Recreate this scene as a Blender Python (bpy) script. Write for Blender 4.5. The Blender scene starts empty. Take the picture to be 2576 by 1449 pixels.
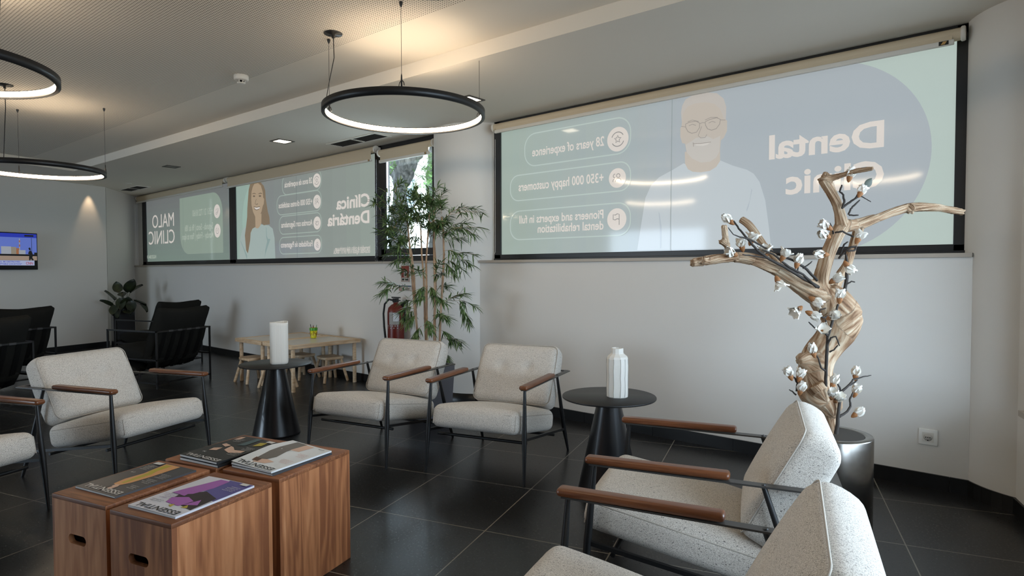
import bpy, bmesh, math, random
from mathutils import Vector, Matrix, Euler, noise
from math import sin, cos, pi, radians as R
random.seed(7)
C = bpy.context.scene.collection
S = bpy.context.scene
S.view_settings.view_transform = 'Standard'
S.view_settings.look = 'None'
S.view_settings.gamma = 1.0
S.view_settings.use_curve_mapping = False
S.view_settings.exposure = 0.0
# ---------------------------------------------------------------- camera
cd = bpy.data.cameras.new('camera'); cam = bpy.data.objects.new('camera', cd); C.objects.link(cam)
rt, up, fw = Vector((.765031, .64399, -.002298)), Vector((-.017817, .024732, .999535)), Vector((-.643747, .764634, -.030394))
m3 = Matrix((rt, up, -fw)).transposed()
cam.matrix_world = Matrix.Translation((0, 0, 1.245)) @ m3.to_4x4()
cd.sensor_width = 36; cd.sensor_fit = 'HORIZONTAL'; cd.lens = 1534.055/2576*36; cd.clip_start = .02
S.camera = cam
# ---------------------------------------------------------------- daylight outside
w = bpy.data.worlds.new('sky'); S.world = w; w.use_nodes = True
bg = w.node_tree.nodes['Background']; bg.inputs[0].default_value = (.66, .83, 1, 1); bg.inputs[1].default_value = 12.5
def portal(name, loc, rot, sx, sy):
    l = bpy.data.lights.new(name, 'AREA'); l.shape = 'RECTANGLE'; l.size = sx; l.size_y = sy; l.energy = 1
    l.cycles.is_portal = True
    o = bpy.data.objects.new(name, l); C.objects.link(o); o.location = loc; o.rotation_euler = rot
    return o
# openings through which the sky shines in: the right window, and an added rear one
RW0 = Vector((-.02, 3.99)); RWD = Vector((.292, -.956)); RWN = Vector((-.956, -.292))      # right wall: start, run, normal into the room
ROP = (.22, 3.5, .555, 2.42)                                                                # opening: from, to, low, high
BOP = (-8.2, -5.6, .1, 2.2)  # unseen rear wall opening, added to bring in light from behind the camera
pc = RW0+RWD*((ROP[0]+ROP[1])/2)
portal('daylight_right', (pc.x+.2*.956, pc.y+.2*.292, (ROP[2]+ROP[3])/2), (Vector((RWN.x, RWN.y, 0))).to_track_quat('-Z', 'Y').to_euler(), ROP[1]-ROP[0], ROP[3]-ROP[2])
portal('daylight_rear_added', ((BOP[0]+BOP[1])/2, -5.1, (BOP[2]+BOP[3])/2), (R(90), 0, 0), BOP[1]-BOP[0], BOP[3]-BOP[2])

# ---------------------------------------------------------------- materials
def lin(c): return tuple(((x/255)/12.92 if x/255 <= .04045 else ((x/255+.055)/1.055)**2.4) for x in c)
MATS = {}
def newmat(name):
    m = bpy.data.materials.new(name); m.use_nodes = True; MATS[name] = m
    return m, m.node_tree.nodes, m.node_tree.links, m.node_tree.nodes['Principled BSDF']
def pbr(name, col, rough=.5, metal=0, spec=.5, bump=None, srgb=True, coat=0, trans=0):
    if name in MATS: return MATS[name]
    m, N, L, P = newmat(name)
    P.inputs['Base Color'].default_value = (*(lin(col) if srgb else col), 1)
    P.inputs['Roughness'].default_value = rough; P.inputs['Metallic'].default_value = metal
    P.inputs['Specular IOR Level'].default_value = spec; P.inputs['Coat Weight'].default_value = coat
    if trans: P.inputs['Transmission Weight'].default_value = trans
    if bump:
        sc, st, dist = bump
        tc = N.new('ShaderNodeTexCoord'); nz = N.new('ShaderNodeTexNoise'); nz.inputs['Scale'].default_value = sc; nz.inputs['Detail'].default_value = 4
        bp = N.new('ShaderNodeBump'); bp.inputs['Strength'].default_value = st; bp.inputs['Distance'].default_value = dist
        L.new(tc.outputs['Object'], nz.inputs['Vector']); L.new(nz.outputs['Fac'], bp.inputs['Height']); L.new(bp.outputs['Normal'], P.inputs['Normal'])
    return m
def glow(name, col, strength, srgb=True, rough=.3, base=0.0):
    if name in MATS: return MATS[name]
    m, N, L, P = newmat(name); c = lin(col) if srgb else col
    P.inputs['Base Color'].default_value = (c[0]*base, c[1]*base, c[2]*base, 1)
    P.inputs['Emission Color'].default_value = (*c, 1); P.inputs['Emission Strength'].default_value = strength
    P.inputs['Roughness'].default_value = rough
    return m
def ramp_mat(name, cols, scale=(1, 1, 1), nscale=5, detail=6, rough=.5, bump=.15, bdist=.002, dist=0, spec=.5, pos=None, rnd=False):
    m, N, L, P = newmat(name)
    tc = N.new('ShaderNodeTexCoord'); mp = N.new('ShaderNodeMapping'); mp.inputs['Scale'].default_value = scale
    nz = N.new('ShaderNodeTexNoise'); nz.inputs['Scale'].default_value = nscale; nz.inputs['Detail'].default_value = detail; nz.inputs['Distortion'].default_value = dist
    cr = N.new('ShaderNodeValToRGB'); e = cr.color_ramp.elements
    pos = pos or [.3+.4*i/(len(cols)-1) for i in range(len(cols))]
    while len(e) < len(cols): e.new(.5)
    for i, c in enumerate(cols): e[i].position = pos[i]; e[i].color = (*lin(c), 1)
    bp = N.new('ShaderNodeBump'); bp.inputs['Strength'].default_value = bump; bp.inputs['Distance'].default_value = bdist
    if rnd:
        oi = N.new('ShaderNodeObjectInfo'); mu = N.new('ShaderNodeMath'); mu.operation = 'MULTIPLY'; mu.inputs[1].default_value = 40
        ad = N.new('ShaderNodeVectorMath'); ad.operation = 'ADD'
        L.new(oi.outputs['Random'], mu.inputs[0]); L.new(tc.outputs['Object'], ad.inputs[0]); L.new(mu.outputs[0], ad.inputs[1]); L.new(ad.outputs[0], mp.inputs['Vector'])
    else: L.new(tc.outputs['Object'], mp.inputs['Vector'])
    L.new(mp.outputs[0], nz.inputs['Vector']); L.new(nz.outputs['Fac'], cr.inputs[0]); L.new(cr.outputs[0], P.inputs['Base Color'])
    L.new(nz.outputs['Fac'], bp.inputs['Height']); L.new(bp.outputs[0], P.inputs['Normal'])
    P.inputs['Roughness'].default_value = rough; P.inputs['Specular IOR Level'].default_value = spec
    return m
def math_n(N, L, op, a, b=None, c=None):
    n = N.new('ShaderNodeMath'); n.operation = op
    for i, v in enumerate((a, b, c)):
        if v is None: continue
        if isinstance(v, (int, float)): n.inputs[i].default_value = v
        else: L.new(v, n.inputs[i])
    return n.outputs[0]
def dot_n(N, L, vec, d):
    n = N.new('ShaderNodeVectorMath'); n.operation = 'DOT_PRODUCT'; L.new(vec, n.inputs[0]); n.inputs[1].default_value = d
    return n.outputs['Value']
def mix_c(N, L, fac, a, b):
    n = N.new('ShaderNodeMix'); n.data_type = 'RGBA'; L.new(fac, n.inputs[0])
    for i, v in ((6, a), (7, b)):
        if isinstance(v, tuple): n.inputs[i].default_value = (*v, 1)
        else: L.new(v, n.inputs[i])
    return n.outputs[2]

white_wall = pbr('white_plaster', (222, 218, 212), .85, spec=.25, bump=(260, .05, .001))
ceil_m = pbr('ceiling_paint', (226, 219, 208), .9, spec=.2)
# floor: black satin tiles with thin pale joints
m, N, L, P = newmat('black_tile')
tc = N.new('ShaderNodeTexCoord')
u = dot_n(N, L, tc.outputs['Object'], (cos(R(16.96)), sin(R(16.96)), 0)); v = dot_n(N, L, tc.outputs['Object'], (-sin(R(16.96)), cos(R(16.96)), 0))
ud = math_n(N, L, 'PINGPONG', math_n(N, L, 'ADD', u, 1.2485+.604*40), .302); vd = math_n(N, L, 'PINGPONG', math_n(N, L, 'ADD', v, -1.985+.602*40), .301)
jm = math_n(N, L, 'LESS_THAN', math_n(N, L, 'MINIMUM', ud, vd), .0027)
fu = math_n(N, L, 'FLOOR', math_n(N, L, 'DIVIDE', math_n(N, L, 'ADD', u, 1.2485+.604*40), .604)); fv = math_n(N, L, 'FLOOR', math_n(N, L, 'DIVIDE', math_n(N, L, 'ADD', v, -1.985+.602*40), .602))
wn = N.new('ShaderNodeTexWhiteNoise'); wn.noise_dimensions = '2D'; cx = N.new('ShaderNodeCombineXYZ'); L.new(fu, cx.inputs[0]); L.new(fv, cx.inputs[1]); L.new(cx.outputs[0], wn.inputs['Vector'])
tone = mix_c(N, L, wn.outputs['Value'], (.0105, .0105, .011), (.0145, .0145, .015))
L.new(mix_c(N, L, jm, tone, (.26, .235, .19)), P.inputs['Base Color'])
nz = N.new('ShaderNodeTexNoise'); nz.inputs['Scale'].default_value = 90; L.new(tc.outputs['Object'], nz.inputs['Vector'])
L.new(math_n(N, L, 'ADD', math_n(N, L, 'MULTIPLY', nz.outputs['Fac'], .1), .24), P.inputs['Roughness']); P.inputs['Specular IOR Level'].default_value = .5
bp = N.new('ShaderNodeBump'); bp.inputs['Strength'].default_value = .25; bp.inputs['Distance'].default_value = .001
L.new(math_n(N, L, 'SUBTRACT', nz.outputs['Fac'], math_n(N, L, 'MULTIPLY', jm, 3)), bp.inputs['Height']); L.new(bp.outputs[0], P.inputs['Normal'])
tile_m = m
base_m = pbr('black_skirting_tile', (20, 20, 20), .35)
# perforated acoustic board: rows of round holes inside the plain border
m, N, L, P = newmat('perforated_board')
tc = N.new('ShaderNodeTexCoord'); a = R(2.66)
u = dot_n(N, L, tc.outputs['Object'], (cos(a), sin(a), 0)); v = dot_n(N, L, tc.outputs['Object'], (-sin(a), cos(a), 0))
hu = math_n(N, L, 'PINGPONG', math_n(N, L, 'ADD', u, 60), .0083); hv = math_n(N, L, 'PINGPONG', math_n(N, L, 'ADD', v, 60), .0083)
dd = math_n(N, L, 'SQRT', math_n(N, L, 'ADD', math_n(N, L, 'MULTIPLY', hu, hu), math_n(N, L, 'MULTIPLY', hv, hv)))
hole = math_n(N, L, 'MULTIPLY', math_n(N, L, 'LESS_THAN', dd, .0037), math_n(N, L, 'LESS_THAN', v, 2.512))
L.new(mix_c(N, L, hole, lin((226, 219, 208)), (.07, .06, .05)), P.inputs['Base Color']); P.inputs['Roughness'].default_value = .9; P.inputs['Specular IOR Level'].default_value = .2
perf_m = m
# speckled tweed upholstery
m, N, L, P = newmat('speckled_tweed')
tc = N.new('ShaderNodeTexCoord'); n1 = N.new('ShaderNodeTexNoise'); n1.inputs['Scale'].default_value = 420; n1.inputs['Detail'].default_value = 2
n2 = N.new('ShaderNodeTexNoise'); n2.inputs['Scale'].default_value = 330; n2.inputs['Detail'].default_value = 3
mp = N.new('ShaderNodeMapping'); mp.inputs['Scale'].default_value = (1, .35, 1); mp.inputs['Rotation'].default_value = (.4, .5, .9)
L.new(tc.outputs['Object'], n1.inputs['Vector']); L.new(tc.outputs['Object'], mp.inputs[0]); L.new(mp.outputs[0], n2.inputs['Vector'])
c1 = N.new('ShaderNodeValToRGB'); e = c1.color_ramp.elements; e[0].position = .36; e[0].color = (*lin((168, 160, 150)), 1); e[1].position = .58; e[1].color = (*lin((220, 213, 204)), 1)
c2 = N.new('ShaderNodeValToRGB'); e = c2.color_ramp.elements; e[0].position = .625; e[0].color = (0, 0, 0, 1); e[1].position = .675; e[1].color = (1, 1, 1, 1)
L.new(n1.outputs['Fac'], c1.inputs[0]); L.new(n2.outputs['Fac'], c2.inputs[0])
L.new(mix_c(N, L, c2.outputs[0], c1.outputs[0], lin((92, 88, 84))), P.inputs['Base Color'])
P.inputs['Roughness'].default_value = .95; P.inputs['Specular IOR Level'].default_value = .15; P.inputs['Sheen Weight'].default_value = .15
bp = N.new('ShaderNodeBump'); bp.inputs['Strength'].default_value = .35; bp.inputs['Distance'].default_value = .002; L.new(n1.outputs['Fac'], bp.inputs['Height']); L.new(bp.outputs[0], P.inputs['Normal'])
tweed = m
seam_m = pbr('tweed_piping', (182, 174, 164), .95, spec=.1)
# stained acacia boards with running grain
def board_mat(name, axis, cols):
    m, N, L, P = newmat(name)
    tc = N.new('ShaderNodeTexCoord'); oi = N.new('ShaderNodeObjectInfo'); ad = N.new('ShaderNodeVectorMath'); ad.operation = 'ADD'
    mu = math_n(N, L, 'MULTIPLY', oi.outputs['Random'], 17.3); L.new(tc.outputs['Object'], ad.inputs[0]); L.new(mu, ad.inputs[1])
    mp = N.new('ShaderNodeMapping'); mp.inputs['Scale'].default_value = {'z': (6, 6, .55), 'x': (.9, 12, 12)}[axis]; L.new(ad.outputs[0], mp.inputs[0])
    sx = N.new('ShaderNodeSeparateXYZ'); L.new(ad.outputs[0], sx.inputs[0])
    # boards: a tone of its own per strip
    bc = math_n(N, L, 'FLOOR', math_n(N, L, 'MULTIPLY', math_n(N, L, 'ADD', sx.outputs[0 if axis == 'z' else 1], sx.outputs[1]) if axis == 'z' else sx.outputs[1], 11.0))
    wn = N.new('ShaderNodeTexWhiteNoise'); wn.noise_dimensions = '1D'; L.new(bc, wn.inputs['W'])
    of = N.new('ShaderNodeVectorMath'); of.operation = 'ADD'; L.new(mp.outputs[0], of.inputs[0]); L.new(math_n(N, L, 'MULTIPLY', wn.outputs['Value'], .35), of.inputs[1])
    n1 = N.new('ShaderNodeTexNoise'); n1.inputs['Scale'].default_value = 1.1; n1.inputs['Detail'].default_value = 3; n1.inputs['Distortion'].default_value = .5; L.new(of.outputs[0], n1.inputs['Vector'])
    rings = math_n(N, L, 'SINE', math_n(N, L, 'MULTIPLY', n1.outputs['Fac'], 62))
    n2 = N.new('ShaderNodeTexNoise'); n2.inputs['Scale'].default_value = 9; n2.inputs['Detail'].default_value = 6; L.new(mp.outputs[0], n2.inputs['Vector'])
    f = math_n(N, L, 'ADD', math_n(N, L, 'MULTIPLY', rings, .075), math_n(N, L, 'ADD', math_n(N, L, 'MULTIPLY', n2.outputs['Fac'], .42), math_n(N, L, 'MULTIPLY', wn.outputs['Value'], .30)))
    cr = N.new('ShaderNodeValToRGB'); e = cr.color_ramp.elements
    while len(e) < len(cols): e.new(.5)
    for i, c in enumerate(cols): e[i].position = .20+.52*i/(len(cols)-1); e[i].color = (*lin(c), 1)
    L.new(f, cr.inputs[0]); L.new(cr.outputs[0], P.inputs['Base Color']); P.inputs['Roughness'].default_value = .5; P.inputs['Specular IOR Level'].default_value = .35
    bp = N.new('ShaderNodeBump'); bp.inputs['Strength'].default_value = .2; bp.inputs['Distance'].default_value = .001; L.new(n2.outputs['Fac'], bp.inputs['Height']); L.new(bp.outputs[0], P.inputs['Normal'])
    return m
crate_side = board_mat('acacia_side', 'z', [(134, 82, 52), (174, 114, 74), (196, 136, 94), (212, 158, 114)])
crate_top = board_mat('acacia_top_shaded', 'x', [(112, 68, 42), (150, 96, 62), (176, 118, 80)])  # same wood as the sides, the top's shade put into darker tones
walnut = ramp_mat('walnut_arm', [(92, 52, 30), (108, 63, 37), (120, 72, 43)], (30, 3, 30), 3, 5, rough=.32, bump=.05)
pine = ramp_mat('pine', [(196, 162, 124), (216, 188, 154), (228, 206, 178)], (14, 2, 14), 3, 5, rough=.55, bump=.08, rnd=True)
m, N, L, P = newmat('driftwood'); at = N.new('ShaderNodeAttribute'); at.attribute_name = 'grain'
n1 = N.new('ShaderNodeTexNoise'); n1.inputs['Scale'].default_value = 1.0; n1.inputs['Detail'].default_value = 8; n1.inputs['Distortion'].default_value = .35; L.new(at.outputs['Vector'], n1.inputs['Vector'])
tc = N.new('ShaderNodeTexCoord'); n2 = N.new('ShaderNodeTexNoise'); n2.inputs['Scale'].default_value = 9; n2.inputs['Detail'].default_value = 4; L.new(tc.outputs['Object'], n2.inputs['Vector'])
f = math_n(N, L, 'ADD', math_n(N, L, 'MULTIPLY', n1.outputs['Fac'], .8), math_n(N, L, 'MULTIPLY', n2.outputs['Fac'], .28))
cr = N.new('ShaderNodeValToRGB'); e = cr.color_ramp.elements; e.new(.5); e.new(.6)
for i, (p, c) in enumerate(((.38, (92, 66, 46)), (.46, (138, 106, 80)), (.55, (174, 146, 118)), (.68, (200, 182, 158)))): e[i].position = p; e[i].color = (*lin(c), 1)
L.new(f, cr.inputs[0]); L.new(cr.outputs[0], P.inputs['Base Color']); P.inputs['Roughness'].default_value = .75; P.inputs['Specular IOR Level'].default_value = .25
bp = N.new('ShaderNodeBump'); bp.inputs['Strength'].default_value = .8; bp.inputs['Distance'].default_value = .004; L.new(n1.outputs['Fac'], bp.inputs['Height']); L.new(bp.outputs[0], P.inputs['Normal'])
driftwood = m
black_metal = pbr('black_powder_coat', (24, 24, 25), .42)
gun_metal = pbr('dark_steel_bar', (58, 56, 54), .38, spec=.5)
table_m = pbr('black_satin_table', (26, 25, 25), .45, bump=(300, .05, .001))
cone_m = pbr('black_gloss_cone', (20, 20, 23), .3, coat=.2)
frame_m = pbr('anthracite_frame', (24, 25, 27), .4)
white_p = pbr('white_plastic', (222, 217, 208), .4)
blind_m = pbr('blind_fabric', (206, 190, 164), .85, spec=.2, bump=(500, .1, .001))
sill_m = pbr('stone_sill', (178, 168, 156), .5, bump=(90, .05, .001))
ceramic = pbr('white_ceramic', (226, 222, 214), .55, bump=(60, .15, .003))
linen_blk = pbr('black_canvas', (32, 32, 30), .95, spec=.1, bump=(220, .4, .003))
strap_m = pbr('black_webbing', (9, 9, 9), .8, spec=.2)
dark = pbr('black_hollow', (6, 6, 6), .9, spec=.1)
chrome = pbr('grey_chrome', (170, 170, 172), .25, metal=1)

# ---------------------------------------------------------------- mesh helpers
class MB:
    def __init__(s): s.v = []; s.f = []; s.m = []; s.sm = []
    def add(s, vs, fs, mi=0, M=None, smooth=False):
        o = len(s.v)
        s.v += [tuple(M @ Vector(q)) if M else tuple(q) for q in vs]
        s.f += [tuple(i+o for i in q) for q in fs]; s.m += [mi]*len(fs); s.sm += [smooth]*len(fs)
        return s
    def box(s, c, d, mi=0, M=None):
        x, y, z = c; a, b, e = d[0]/2, d[1]/2, d[2]/2
        vs = [(x+i*a, y+j*b, z+k*e) for i in (-1, 1) for j in (-1, 1) for k in (-1, 1)]
        return s.add(vs, [(0, 1, 3, 2), (4, 6, 7, 5), (0, 4, 5, 1), (2, 3, 7, 6), (0, 2, 6, 4), (1, 5, 7, 3)], mi, M)
    def rbox(s, c, d, r, n=6, mi=0, M=None, fn=None, nx=None):
        # rounded box: every face a grid, edges and corners rounded; fn may bend it
        hx, hy, hz = d[0]/2, d[1]/2, d[2]/2; idx = {}; vs = []; fs = []
        def steps(h):
            k = max(1, int((2*h-2*r)/(nx or 1e9))) if nx else 1
            a = [-h+r*(1-cos(pi/2*i/n)) for i in range(n)]
            return a+[-h+r+(2*h-2*r)*i/k for i in range(k+1)]+[-q for q in reversed(a)]
        X, Y, Z = steps(hx), steps(hy), steps(hz)
        def vid(x, y, z):
            key = (round(x, 6), round(y, 6), round(z, 6))
            if key not in idx:
                p = Vector((x, y, z)); q = Vector((max(-hx+r, min(hx-r, x)), max(-hy+r, min(hy-r, y)), max(-hz+r, min(hz-r, z))))
                dlt = p-q
                p = q+dlt.normalized()*r if dlt.length > 1e-9 else p
                if fn: p = Vector(fn(p.x, p.y, p.z))
                idx[key] = len(vs); vs.append((p.x+c[0], p.y+c[1], p.z+c[2]))
            return idx[key]
        def grid(A, B, mk, flip):
            for i in range(len(A)-1):
                for j in range(len(B)-1):
                    q = [vid(*mk(A[i], B[j])), vid(*mk(A[i+1], B[j])), vid(*mk(A[i+1], B[j+1])), vid(*mk(A[i], B[j+1]))]
                    if len(set(q)) < 3: continue
                    fs.append(tuple(reversed(q)) if flip else tuple(q))
        grid(X, Y, lambda a, b: (a, b, hz), False); grid(X, Y, lambda a, b: (a, b, -hz), True)
        grid(Y, Z, lambda a, b: (hx, a, b), False); grid(Y, Z, lambda a, b: (-hx, a, b), True)
        grid(X, Z, lambda a, b: (a, -hy, b), False); grid(X, Z, lambda a, b: (a, hy, b), True)
        return s.add(vs, fs, mi, M, True)
    def tube(s, pts, rad, n=8, mi=0, M=None, cap=True, smooth=True, closed=False, flat=None):
        pts = [Vector(p) for p in pts]; k = len(pts); rad = rad if isinstance(rad, (list, tuple)) else [rad]*k
        vs = []; fs = []; N0 = None
        for i, p in enumerate(pts):
            t = (pts[(i+1) % k]-pts[i-1]) if closed else (pts[min(i+1, k-1)]-pts[max(i-1, 0)])
            t = t.normalized() if t.length > 1e-9 else Vector((0, 0, 1))
            if N0 is None:
                h = Vector((0, 0, 1)) if abs(t.z) < .9 else Vector((1, 0, 0)); N0 = (h-t*h.dot(t)).normalized()
            else: N0 = (N0-t*N0.dot(t)).normalized()
            B = t.cross(N0)
            for j in range(n):
                a = 2*pi*(j+.5)/n; rr = rad[i]
                vs.append(p+N0*cos(a)*rr*(flat[0] if flat else 1)+B*sin(a)*rr*(flat[1] if flat else 1))
        kk = k if closed else k-1
        for i in range(kk):
            for j in range(n):
                a, b = i*n+j, i*n+(j+1) % n; c2, d2 = ((i+1) % k)*n+(j+1) % n, ((i+1) % k)*n+j
                fs.append((a, b, c2, d2))
        s.add(vs, fs, mi, M, smooth)
        if cap and not closed:
            s.add(vs[:n], [tuple(range(n-1, -1, -1))], mi, M); s.add(vs[-n:], [tuple(range(n))], mi, M)
        return s
    def lathe(s, prof, n=32, mi=0, M=None, smooth=True, fn=None):
        vs = []; fs = []
        for r0, z in prof:
            for j in range(n):
                a = 2*pi*j/n; rr = r0*(fn(a, z) if fn else 1); vs.append((rr*cos(a), rr*sin(a), z))
        for i in range(len(prof)-1):
            for j in range(n):
                fs.append((i*n+j, i*n+(j+1) % n, (i+1)*n+(j+1) % n, (i+1)*n+j))
        s.add(vs, fs, mi, M, smooth)
        if prof[0][0] > 1e-6: s.add(vs[:n], [tuple(range(n-1, -1, -1))], mi, M)
        if prof[-1][0] > 1e-6: s.add(vs[-n:], [tuple(range(n))], mi, M)
        return s
    def prism(s, poly, z0, z1, mi=0, M=None, smooth=False):
        n = len(poly); vs = [(x, y, z0) for x, y in poly]+[(x, y, z1) for x, y in poly]
        s.add(vs, [tuple(range(n-1, -1, -1)), tuple(range(n, 2*n))], mi, M)
        return s.add(vs, [(i, (i+1) % n, n+(i+1) % n, n+i) for i in range(n)], mi, M, smooth)
    def face(s, pts, mi=0, M=None): return s.add(pts, [tuple(range(len(pts)))], mi, M)
    def mesh(s, me, mi=0, M=None):
        return s.add([tuple(q.co) for q in me.vertices], [tuple(p.vertices) for p in me.polygons], mi, M)
    def build(s, name, mats, parent=None, bevel=0, fixn=True, kind=None, label=None):
        me = bpy.data.meshes.new(name); me.from_pydata(s.v, [], s.f)
        mats = mats if isinstance(mats, (list, tuple)) else [mats]
        for q in mats: me.materials.append(q)
        me.polygons.foreach_set('material_index', s.m); me.polygons.foreach_set('use_smooth', s.sm)
        if fixn or bevel:
            b = bmesh.new(); b.from_mesh(me)
            if bevel:
                bmesh.ops.remove_doubles(b, verts=b.verts, dist=1e-5)
                bmesh.ops.bevel(b, geom=[e for e in b.edges if e.calc_length() > bevel*2.2 and len(e.link_faces) == 2 and e.calc_face_angle(0) > .5], offset=bevel, segments=2, affect='EDGES', profile=.6)
            if fixn: bmesh.ops.recalc_face_normals(b, faces=b.faces)
            b.to_mesh(me); b.free()
        me.update()
        o = bpy.data.objects.new(name, me); C.objects.link(o)
        if parent: o.parent = parent
        if kind: o['kind'] = kind
        if label: o['label'] = label
        return o
def tag(o, label, cat, group=None):
    o['label'] = label; o['category'] = cat
    if group: o['group'] = group
    return o
def thing(name, label, cat, loc=(0, 0, 0), rz=0, group=None):
    o = bpy.data.objects.new(name, None); C.objects.link(o); o.location = loc; o.rotation_euler = (0, 0, rz); o.empty_display_size = .1
    return tag(o, label, cat, group)
def struct(name, mb, mats, **k):
    o = mb.build(name, mats, **k)
    if not k.get('parent'): o['kind'] = 'structure'
    return o
def copy_tree(o, parent=None):
    c = o.copy(); C.objects.link(c)
    if parent: c.parent = parent
    for ch in list(o.children): copy_tree(ch, c)
    return c
def dup(root, loc, rz, label, group=None):
    r = copy_tree(root); r.location = loc; r.rotation_euler = (0, 0, rz); r['label'] = label
    if group: r['group'] = group
    return r
def T(x=0, y=0, z=0, rx=0, ry=0, rz=0, s=1): return Matrix.Translation((x, y, z)) @ Euler((rx, ry, rz)).to_matrix().to_4x4() @ Matrix.Scale(s, 4)
def arc(cx, cy, r, a0, a1, n): return [(cx+r*cos(R(a0+(a1-a0)*i/n)), cy+r*sin(R(a0+(a1-a0)*i/n))) for i in range(n+1)]
def rrect(x0, y0, x1, y1, r, n=6): return arc(x1-r, y1-r, r, 0, 90, n)+arc(x0+r, y1-r, r, 90, 180, n)+arc(x0+r, y0+r, r, 180, 270, n)+arc(x1-r, y0+r, r, 270, 360, n)
_tc = {}
def text_mesh(body, bold=0.0, align='LEFT'):
    key = (body, bold, align)
    if key not in _tc:
        cu = bpy.data.curves.new('lettering', 'FONT'); cu.body = body; cu.offset = bold; cu.align_x = align; cu.resolution_u = 3; cu.fill_mode = 'FRONT'
        o = bpy.data.objects.new('lettering', cu); C.objects.link(o); dg = bpy.context.evaluated_depsgraph_get()
        me = bpy.data.meshes.new_from_object(o.evaluated_get(dg)); bpy.data.objects.remove(o); bpy.data.curves.remove(cu)
        xs = [q.co.x for q in me.vertices] or [0]; ys = [q.co.y for q in me.vertices] or [0]
        _tc[key] = (me, min(xs), max(xs), min(ys), max(ys))
    return _tc[key]
def flat_text(mb, body, M, w=None, h=None, mi=0, bold=0.0, cap=.7):
    # letters on the local XY plane starting at the origin; w: total width, h: capital height
    me, x0, x1, y0, y1 = text_mesh(body, bold)
    sx = w/(x1-x0) if w else h/cap; sy = h/cap if h else sx
    for p in me.polygons: pass
    mb.add([((q.co.x-x0)*sx, q.co.y*sy, 0) for q in me.vertices], [tuple(p.vertices) for p in me.polygons], mi, M)

# ================================================================ THE SETTING
YL, YR = 4.13, 4.148           # faces of the two window walls
FL_, FR_ = 4.22, 4.24          # fronts of their window frames
ZC, ZM = 2.605, 2.70           # lowered border ceiling, main ceiling
TE = Vector((-11.517, 3.376)); TD = Vector((.292, -.956)); TN = Vector((.956, .292))     # far left wall: end, run, normal
struct('floor', MB().face([(-14, -5.2, 0), (3.2, -5.2, 0), (3.2, 4.5, 0), (-14, 4.5, 0)]), tile_m)
struct('ceiling', MB().box((-5.4, -.4, ZM+.05), (18, 10.6, .1)), perf_m)
struct('ceiling_border', MB().prism([(-10.0, 2.558), (3, 3.162), (3, 4.6), (-14.2, 4.6), (-14.2, -5.4), (-7.57, -5.4)], ZC, ZM), ceil_m)
def wall_prism(p, d, n, s0, s1, z0, z1, th): # a stretch of wall along d from p, thickness away from n
    a, b = p+d*s0, p+d*s1; o = -n*th
    return [(a.x, a.y), (b.x, b.y), ((b+o).x, (b+o).y), ((a+o).x, (a+o).y)]
mb = MB(); mb.prism(wall_prism(TE, TD, TN, 0, 9.0, 0, ZM, .2), 0, ZM); struct('wall_left', mb, white_wall)
mb = MB(); mb.prism([(-11.57, 3.40), (-12.57, YL), (-12.8, YL+.3), (-12.6, 2.9)], 0, ZM); struct('wall_corner', mb, white_wall)
mb = MB().box((-8.45, YL+.12, .655), (8.5, .24, 1.31)).box((-12.55, YL+.2, 1.95), (.30, .22, 1.32)); struct('wall_window_left', mb, white_wall)
struct('wall_window_right', MB().box((-2.05, YR+.13, .6533), (3.66, .26, 1.3066)), white_wall)
struct('column_middle', MB().lathe([(.41, 0), (.41, ZM)], 72, M=T(-4.19, 4.42)), white_wall)
struct('column_right', MB().lathe([(.428, 0), (.428, ZM)], 72, M=T(.14, 4.38)), white_wall)
mb = MB()
for s0, s1, z0, z1 in ((0, ROP[0], 0, ZM), (ROP[1], 9.6, 0, ZM), (ROP[0], ROP[1], 0, ROP[2]-.03), (ROP[0], ROP[1], ROP[3], ZM)):
    mb.prism(wall_prism(RW0, RWD, RWN, s0, s1, 0, 0, .25), z0, z1)
struct('wall_right', mb, white_wall)
mb = MB()
for x0, x1, z0, z1 in ((-14, BOP[0], 0, ZM), (BOP[1], 3.2, 0, ZM), (BOP[0], BOP[1], BOP[3], ZM), (BOP[0], BOP[1], 0, BOP[2])):
    mb.box(((x0+x1)/2, -5.1, (z0+z1)/2), (x1-x0, .2, z1-z0))
struct('wall_rear', mb, white_wall)
# skirting
struct('baseboard_left', MB().prism(wall_prism(TE, TD, -TN, -.01, 9.0, 0, 0, .012), 0, .083), base_m)
struct('baseboard_window_left', MB().box((-8.45, YL-.006, .0415), (8.4, .012, .083)), base_m)
mb = MB()
for i in range(7): mb.box((-3.9+.603*i-.02+.3, YR-.006, .0415), (.601, .012, .083))
struct('baseboard_window_right', mb, base_m)
struct('baseboard_column_middle', MB().lathe([(.419, 0), (.419, .083), (.41, .084)], 72, M=T(-4.19, 4.42)), base_m)
mb = MB()
for i in range(26):
    a0, a1 = R(150+i*7.0), R(150+i*7.0+6.85)
    mb.prism([(.14+.437*cos(a0), 4.38+.437*sin(a0)), (.14+.437*cos(a1), 4.38+.437*sin(a1)), (.14+.425*cos(a1), 4.38+.425*sin(a1)), (.14+.425*cos(a0), 4.38+.425*sin(a0))], 0, .083)
struct('baseboard_column_right', mb, base_m)
struct('baseboard_right', MB().prism(wall_prism(RW0, RWD, -RWN, 0, 9.6, 0, 0, .012), 0, .083), base_m)
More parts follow.
